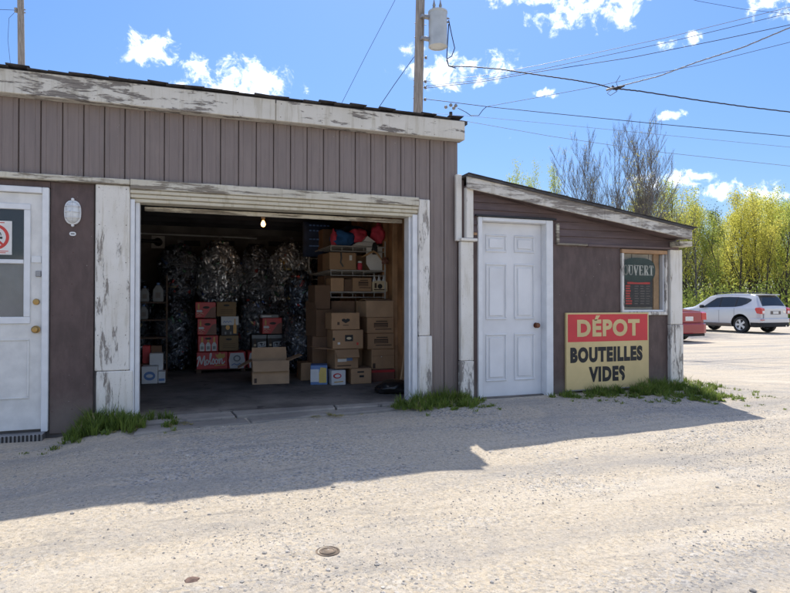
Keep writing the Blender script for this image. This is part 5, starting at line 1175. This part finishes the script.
# ------------------------------------------------------------------ cars (local x forward, y left, z up)
def interp(tab, x):
    if x <= tab[0][0]: return tab[0][1]
    for (a, u), (c, v) in zip(tab[:-1], tab[1:]):
        if x <= c: return u+(v-u)*(x-a)/(c-a)
    return tab[-1][1]
class Car:
    def __init__(s, name, label, loc, rz, spec, paint):
        s.e = empty(name, loc, label, 'car', None, rz); s.sp = spec; s.paint = paint
    def sec(s, x):
        sp = s.sp; zt = interp(sp['top'], x); zb = interp(sp['bot'], x); zs = min(interp(sp['belt'], x), zt-.03); ww = interp(sp['w'], x); wt = interp(sp['wt'], x)
        zm = zb+(zs-zb)*.55
        P = [(0,zb),(ww*.80,zb),(ww*.96,zb+.05),(ww*.99,zb+(zm-zb)*.45),(ww,zm),(ww*.985,zs-.06),(ww*.955,zs),(lerp(ww*.95,wt,.5),lerp(zs,zt,.5)),(wt,zt-.05*min(1,(zt-zs)*2.5)),(wt*.9,zt-.012),(wt*.5,zt),(0,zt+.004)]
        for _ in range(2):
            Q = [P[0]]
            for i in range(len(P)-1):
                a, c = P[i], P[i+1]; Q += [(lerp(a[0],c[0],.25), lerp(a[1],c[1],.25)), (lerp(a[0],c[0],.75), lerp(a[1],c[1],.75))]
            P = Q+[P[-1]]
        return P
    def side_y(s, x, z):
        P = s.sec(x); best = None
        for a, c in zip(P[:-1], P[1:]):
            if a[1] <= z <= c[1] and c[1] > a[1]+1e-9: best = lerp(a[0], c[0], (z-a[1])/(c[1]-a[1]))
        return best if best is not None else P[-1][0]
    def top_z(s, x, y):
        P = s.sec(x); best = None
        for a, c in zip(P[:-1], P[1:]):
            if a[1] > interp(s.sp['bot'], x)+.1 and min(a[0],c[0]) <= y <= max(a[0],c[0]) and abs(a[0]-c[0]) > 1e-9: best = lerp(a[1], c[1], (y-a[0])/(c[0]-a[0]))
        return best if best is not None else P[-1][1]
    def body(s):
        x0, x1 = s.sp['x']; xs = []; x = x0
        knots = sorted({k for t in ('top','bot','w','wt','belt') for k, _ in s.sp[t] if x0 < k < x1}|{x0, x1})
        for a, c in zip(knots[:-1], knots[1:]):
            n = max(1, int((c-a)/.07)); xs += [a+(c-a)*i/n for i in range(n)]
        xs.append(x1); b = MB(); secs = [s.sec(x) for x in xs]; n = len(secs[0]); ringn = 2*n-2
        for x, P in zip(xs, secs):
            ring = [(x, p[0], p[1]) for p in P]+[(x, -p[0], p[1]) for p in P[-2:0:-1]]; b.v += ring
        for j in range(len(xs)-1):
            for i in range(ringn): i2 = (i+1) % ringn; b.f.append((j*ringn+i, j*ringn+i2, (j+1)*ringn+i2, (j+1)*ringn+i)); b.mi.append(0)
        b.f.append(tuple(range(ringn))); b.f.append(tuple((len(xs)-1)*ringn+i for i in range(ringn))); b.mi += [0, 0]
        o = b.build('body', [s.paint, 'rubber'], s.e, local=True)
        cut = MB()
        for ax_ in s.sp['axles']:
            for sg in (1, -1): cut.lathe([(s.sp['arch'], sg*.45), (s.sp['arch'], sg*1.3)], 32, (ax_, 0, s.sp['wr']+.02), 'y', mi=1)
        co = cut.build('cut', [s.paint, 'rubber'], None, recalc=True); co.parent = s.e
        m = o.modifiers.new('b', 'BOOLEAN'); m.operation = 'DIFFERENCE'; m.solver = 'EXACT'; m.object = co
        dg = bpy.context.evaluated_depsgraph_get(); dg.update(); me = bpy.data.meshes.new_from_object(o.evaluated_get(dg)); o.modifiers.clear(); o.data = me
        bpy.data.objects.remove(co); me.shade_smooth(); me.set_sharp_from_angle(angle=R(32)); s.o = o; return o
    def side_patch(s, name, mat, outline, parent, sides=(1,-1), off=.006, th=.004):
        """outline = [(x, zlow, zhigh), ...] laid on the flank"""
        for sg in sides:
            b = MB(); n = 6
            for x, z0, z1 in outline:
                for k in range(n+1): z = lerp(z0, z1, k/n); b.v.append((x, sg*(s.side_y(x, z)+off), z))
            for i in range(len(outline)-1):
                for k in range(n): a = i*(n+1)+k; b.f.append((a, a+1, a+n+2, a+n+1)); b.mi.append(0)
            b.build(name, mat, parent, local=True, smooth='all')
    def top_patch(s, name, mat, xa, xb, wfrac_a, wfrac_b, parent, off=.008):
        b = MB(); n = 8; m = 10
        for i in range(n+1):
            x = lerp(xa, xb, i/n); w = lerp(wfrac_a, wfrac_b, i/n)
            for k in range(m+1): y = lerp(-w, w, k/m); dx = (interp(s.sp['top'], x+.02)-interp(s.sp['top'], x-.02))/.04; nl = 1/math.hypot(1, dx); b.v.append((x-dx*nl*off, y, s.top_z(x, abs(y))+nl*off))
        for i in range(n):
            for k in range(m): a = i*(m+1)+k; b.f.append((a, a+1, a+m+2, a+m+1)); b.mi.append(0)
        return b.build(name, mat, parent, local=True, smooth='all')
    def wheels(s, spokes=5):
        r = s.sp['wr']; wd = .205; y0 = s.sp['track']
        tm = MB().lathe([(r*.64,-wd/2+.01),(r*.70,-wd/2),(r*.93,-wd/2),(r*.985,-wd/2+.02),(r,-wd/2+.05),(r,wd/2-.05),(r*.985,wd/2-.02),(r*.93,wd/2),(r*.70,wd/2),(r*.64,wd/2-.01),(r*.64,-wd/2+.01)], 36, axis='y').build('tyre', 'rubber', mesh_only=True, smooth=True)
        b = MB(); b.lathe([(r*.60,-wd/2+.03),(r*.66,-wd/2-.002),(r*.67,-wd/2+.03),(r*.67,wd/2-.03),(r*.60,wd/2-.04),(r*.60,-wd/2+.03)], 32, axis='y'); b.lathe([(.001,-wd/2+.012),(r*.17,-wd/2+.012),(r*.19,-wd/2+.05),(r*.1,.05)], 16, axis='y')
        for k in range(spokes):
            a = 6.2832*k/spokes+.3; c_, s_ = math.cos(a), math.sin(a)
            pts = [(-.10*r, .12*r), (.10*r, .12*r), (.15*r, .62*r), (-.15*r, .62*r)]
            P = [(p[0]*c_-p[1]*s_, p[0]*s_+p[1]*c_) for p in pts]; b.prism(P, -wd/2+.018, -wd/2+.05)
        rm = b.build('rim', 'alloy', mesh_only=True, smooth=True)
        hm = MB().lathe([(.001,-.03),(r*.58,-.03),(r*.58,.02),(.001,.02)], 24, axis='y').build('brake_disc', 'dark_metal', mesh_only=True)
        wm = MB().lathe([(.04,-.06),(.04,.06)], 8, axis='y').build('wheel', 'dark_metal', mesh_only=True)
        for ax_ in s.sp['axles']:
            for sg in (1, -1):
                w = link('wheel', wm, s.e, loc=(ax_, sg*y0, r)); w.rotation_euler = (0, 0, math.pi if sg > 0 else 0)
                link('tyre', tm, w); link('rim', rm, w); link('brake_disc', hm, w)
    def quadbox(s, name, mat, parent, x0, x1, y0, y1, z0, z1, c=.01): return MB().box(x0, x1, y0, y1, z0, z1, c).build(name, mat, parent, local=True)

# --- silver SUV seen from rear left
spec = dict(x=(-2.12, 2.16), top=[(-2.12,1.05),(-1.86,1.52),(-1.78,1.585),(-1.55,1.625),(-.6,1.655),(.1,1.63),(.45,1.56),(1.12,1.13),(1.25,1.09),(1.8,1.03),(2.05,.95),(2.16,.80)], bot=[(-2.12,.42),(-1.95,.30),(-1.7,.24),(1.7,.24),(2.0,.28),(2.16,.40)],
            belt=[(-2.12,1.04),(-1.2,1.075),(.6,1.02),(1.2,1.0),(2.16,.78)], w=[(-2.12,.80),(-1.95,.865),(-1.5,.90),(1.5,.90),(1.95,.85),(2.16,.70)], wt=[(-2.12,.72),(-1.86,.63),(-1.5,.63),(0,.63),(.45,.60),(1.12,.70),(1.6,.70),(2.16,.56)],
            axles=(-1.26, 1.37), wr=.345, arch=.43, track=.78)
X0, Y0 = 22.06, 12.60
car = Car('parked_car', 'silver sport utility car parked before the wood, seen from behind', (X0+.83, Y0+1.26, gz(X0, Y0)+.004), R(90+2), spec, 'paint_silver')
body = car.body(); car.wheels(5)
glass = 'car_glass'
car.side_patch('side_window', glass, [(.62,1.06,1.07),(.5,1.055,1.15),(.25,1.06,1.32),(.0,1.065,1.47),(-.22,1.07,1.50)], body)
car.side_patch('side_window', glass, [(-.30,1.07,1.505),(-.6,1.075,1.51),(-.98,1.085,1.50)], body)
car.side_patch('side_window', glass, [(-1.06,1.09,1.495),(-1.3,1.13,1.475),(-1.52,1.22,1.44),(-1.66,1.33,1.40)], body)
car.side_patch('pillar_trim', 'black_plastic', [(-.22,1.07,1.50),(-.30,1.07,1.505)], body, off=.004); car.side_patch('pillar_trim', 'black_plastic', [(-.98,1.085,1.50),(-1.06,1.09,1.495)], body, off=.004)
car.side_patch('sill_cladding', 'grey_print', [(-.82,.25,.40),(.93,.25,.40)], body, off=.012)
for xx in (.72, -.26, -.98): car.side_patch('door_seam', 'black_print', [(xx-.006,.42,1.03),(xx+.006,.42,1.03)], body, off=.003)
for xx in (-.12, -.86): 
    car.side_patch('door_handle', 'paint_silver', [(xx-.09,.90,.935),(xx+.09,.90,.935)], body, off=.03)
car.top_patch('rear_window', glass, -2.075, -1.84, .66, .57, body); car.top_patch('windscreen', glass, .50, 1.08, .56, .66, body)
car.quadbox('tailgate', 'paint_silver', body, -2.165, -2.121, -.66, .66, .58, 1.03, .02)
tg = car.quadbox('plate_recess', 'grey_print', body, -2.172, -2.1655, -.30, .30, .78, .92, .004); car.quadbox('licence_plate', 'white_paper', body, -2.178, -2.1725, -.16, .16, .80, .905, .002); car.quadbox('badge', 'chrome', body, -2.172, -2.1655, -.57, -.44, .83, .93, .003)
for sg in (1, -1):
    MB().prism([(-2.19,.80),(-2.19,1.02),(-2.10,1.06),(-1.93,1.05),(-1.90,.98),(-1.98,.82)], sg*.665, sg*.868, 'y').build('tail_light', 'tail_light', body, local=True, bevel=.015)
    MB().prism([(-2.196,.82),(-2.196,.93),(-2.12,.95),(-2.12,.82)], sg*.675, sg*.80, 'y').build('tail_lens', 'tail_clear', body, local=True)
    car.quadbox('reflector', 'tail_light', body, -2.235, -2.15, sg*.80-.08, sg*.80+.08, .545, .575, .004)
    mr = MB().box(.46,.60, sg*.985-.10, sg*.985+.10, 1.03, 1.17, .035).build('mirror', 'black_plastic', body, local=True)
    MB().tube([(-1.5, sg*.585, 1.63), (-1.42, sg*.585, 1.668), (-.6, sg*.585, 1.70), (.05, sg*.585, 1.675), (.15, sg*.585, 1.63)], .016, 6).build('roof_rail', 'dark_metal', body, local=True, smooth=True)
bp = MB().prism([(-2.24,-.62),(-2.21,-.78),(-2.08,-.88),(-1.72,-.905),(-1.72,.905),(-2.08,.88),(-2.21,.78),(-2.24,.62)], .44, .62, 'z').build('bumper', 'paint_silver', car.e, local=True, bevel=.03)
MB().prism([(-2.225,-.62),(-2.195,-.76),(-2.07,-.86),(-1.70,-.89),(-1.70,.89),(-2.07,.86),(-2.195,.76),(-2.225,.62)], .27, .455, 'z').build('bumper_skirt', 'rubber', bp, local=True, bevel=.03)
MB().tube([(-2.26,-.5,.30),(-1.9,-.5,.30)], .035, 10).build('exhaust_pipe', 'chrome', car.e, local=True, smooth=True)
car.quadbox('rear_spoiler', 'paint_silver', body, -1.95, -1.72, -.58, .58, 1.575, 1.605, .012)
# --- red saloon, mostly hidden by the shed
spec = dict(x=(-2.2, 2.2), top=[(-2.2,.86),(-2.15,1.00),(-1.62,1.045),(-1.45,1.07),(-.85,1.38),(-.5,1.44),(.2,1.44),(.55,1.36),(1.15,1.0),(1.3,.96),(1.95,.84),(2.2,.62)], bot=[(-2.2,.36),(-2.0,.22),(-1.7,.18),(1.8,.18),(2.2,.28)], belt=[(-2.2,.84),(-1.6,.97),(-.6,.96),(.8,.92),(2.2,.6)],
            w=[(-2.2,.70),(-2.1,.80),(-1.8,.86),(1.6,.86),(2.0,.80),(2.2,.64)], wt=[(-2.2,.62),(-1.6,.68),(-1.45,.68),(-.85,.58),(.4,.58),(1.15,.68),(2.2,.5)], axles=(-1.30, 1.32), wr=.31, arch=.385, track=.745)
rx_, ry_ = 15.62, 8.66
car2 = Car('parked_car', 'red saloon car half hidden behind the shed corner', (rx_-.62, ry_+2.2, gz(rx_, ry_)+.004), R(96), spec, 'paint_red')
body = car2.body(); car2.wheels(5)
car2.side_patch('side_window', glass, [(.75,.96,.97),(.5,.96,1.15),(.1,.965,1.34),(-.1,.97,1.36)], body); car2.side_patch('side_window', glass, [(-.18,.97,1.36),(-.6,.98,1.33),(-.95,.99,1.15),(-1.1,1.0,1.02)], body)
car2.top_patch('rear_window', glass, -1.40, -.88, .60, .52, body); car2.top_patch('windscreen', glass, .58, 1.12, .52, .62, body)
for sg in (1, -1):
    MB().prism([(-2.215,.70),(-2.21,.93),(-2.12,.965),(-1.95,.945),(-1.93,.84),(-2.05,.72)], sg*.60, sg*.835, 'y').build('tail_light', 'tail_light', body, local=True, bevel=.015)
    MB().prism([(-2.21,.72),(-2.207,.91),(-2.12,.935),(-2.02,.90),(-2.05,.74)], sg*.77, sg*.846, 'y').build('tail_lens', 'tail_clear', body, local=True)
MB().prism([(-2.29,-.60),(-2.26,-.74),(-2.13,-.845),(-1.72,-.87),(-1.72,.87),(-2.13,.845),(-2.26,.74),(-2.29,.60)], .27, .60, 'z').build('bumper', 'paint_red', car2.e, local=True, bevel=.04)
car2.quadbox('licence_plate', 'white_paper', body, -2.235, -2.2, -.16, .16, .69, .80, .003); car2.quadbox('trunk_lid', 'paint_red', body, -2.222, -2.15, -.58, .58, .615, .955, .02); car2.quadbox('licence_frame', 'chrome', body, -2.23, -2.2225, -.18, .18, .675, .815, .003)
car2.quadbox('bumper_skirt', 'rubber', body, -2.25, -1.9, -.7, .7, .19, .268, .01)

# meshes that were built in place keep their origin at their own base
for o in list(SC.objects):
    if o.type == 'MESH' and o.parent is None and o.location.length == 0 and not o.get('kind') and o.name.split('.')[0] in ('power_line', 'rock', 'ground_cap', 'wooden_stick'):
        n = len(o.data.vertices); c = sum((v.co for v in o.data.vertices), Vector())/n; c.z = min(v.co.z for v in o.data.vertices)
        for v in o.data.vertices: v.co -= c
        o.location = c
for o in SC.objects:
    for k in ('w', 'd', 'h'):
        if k in o: del o[k]
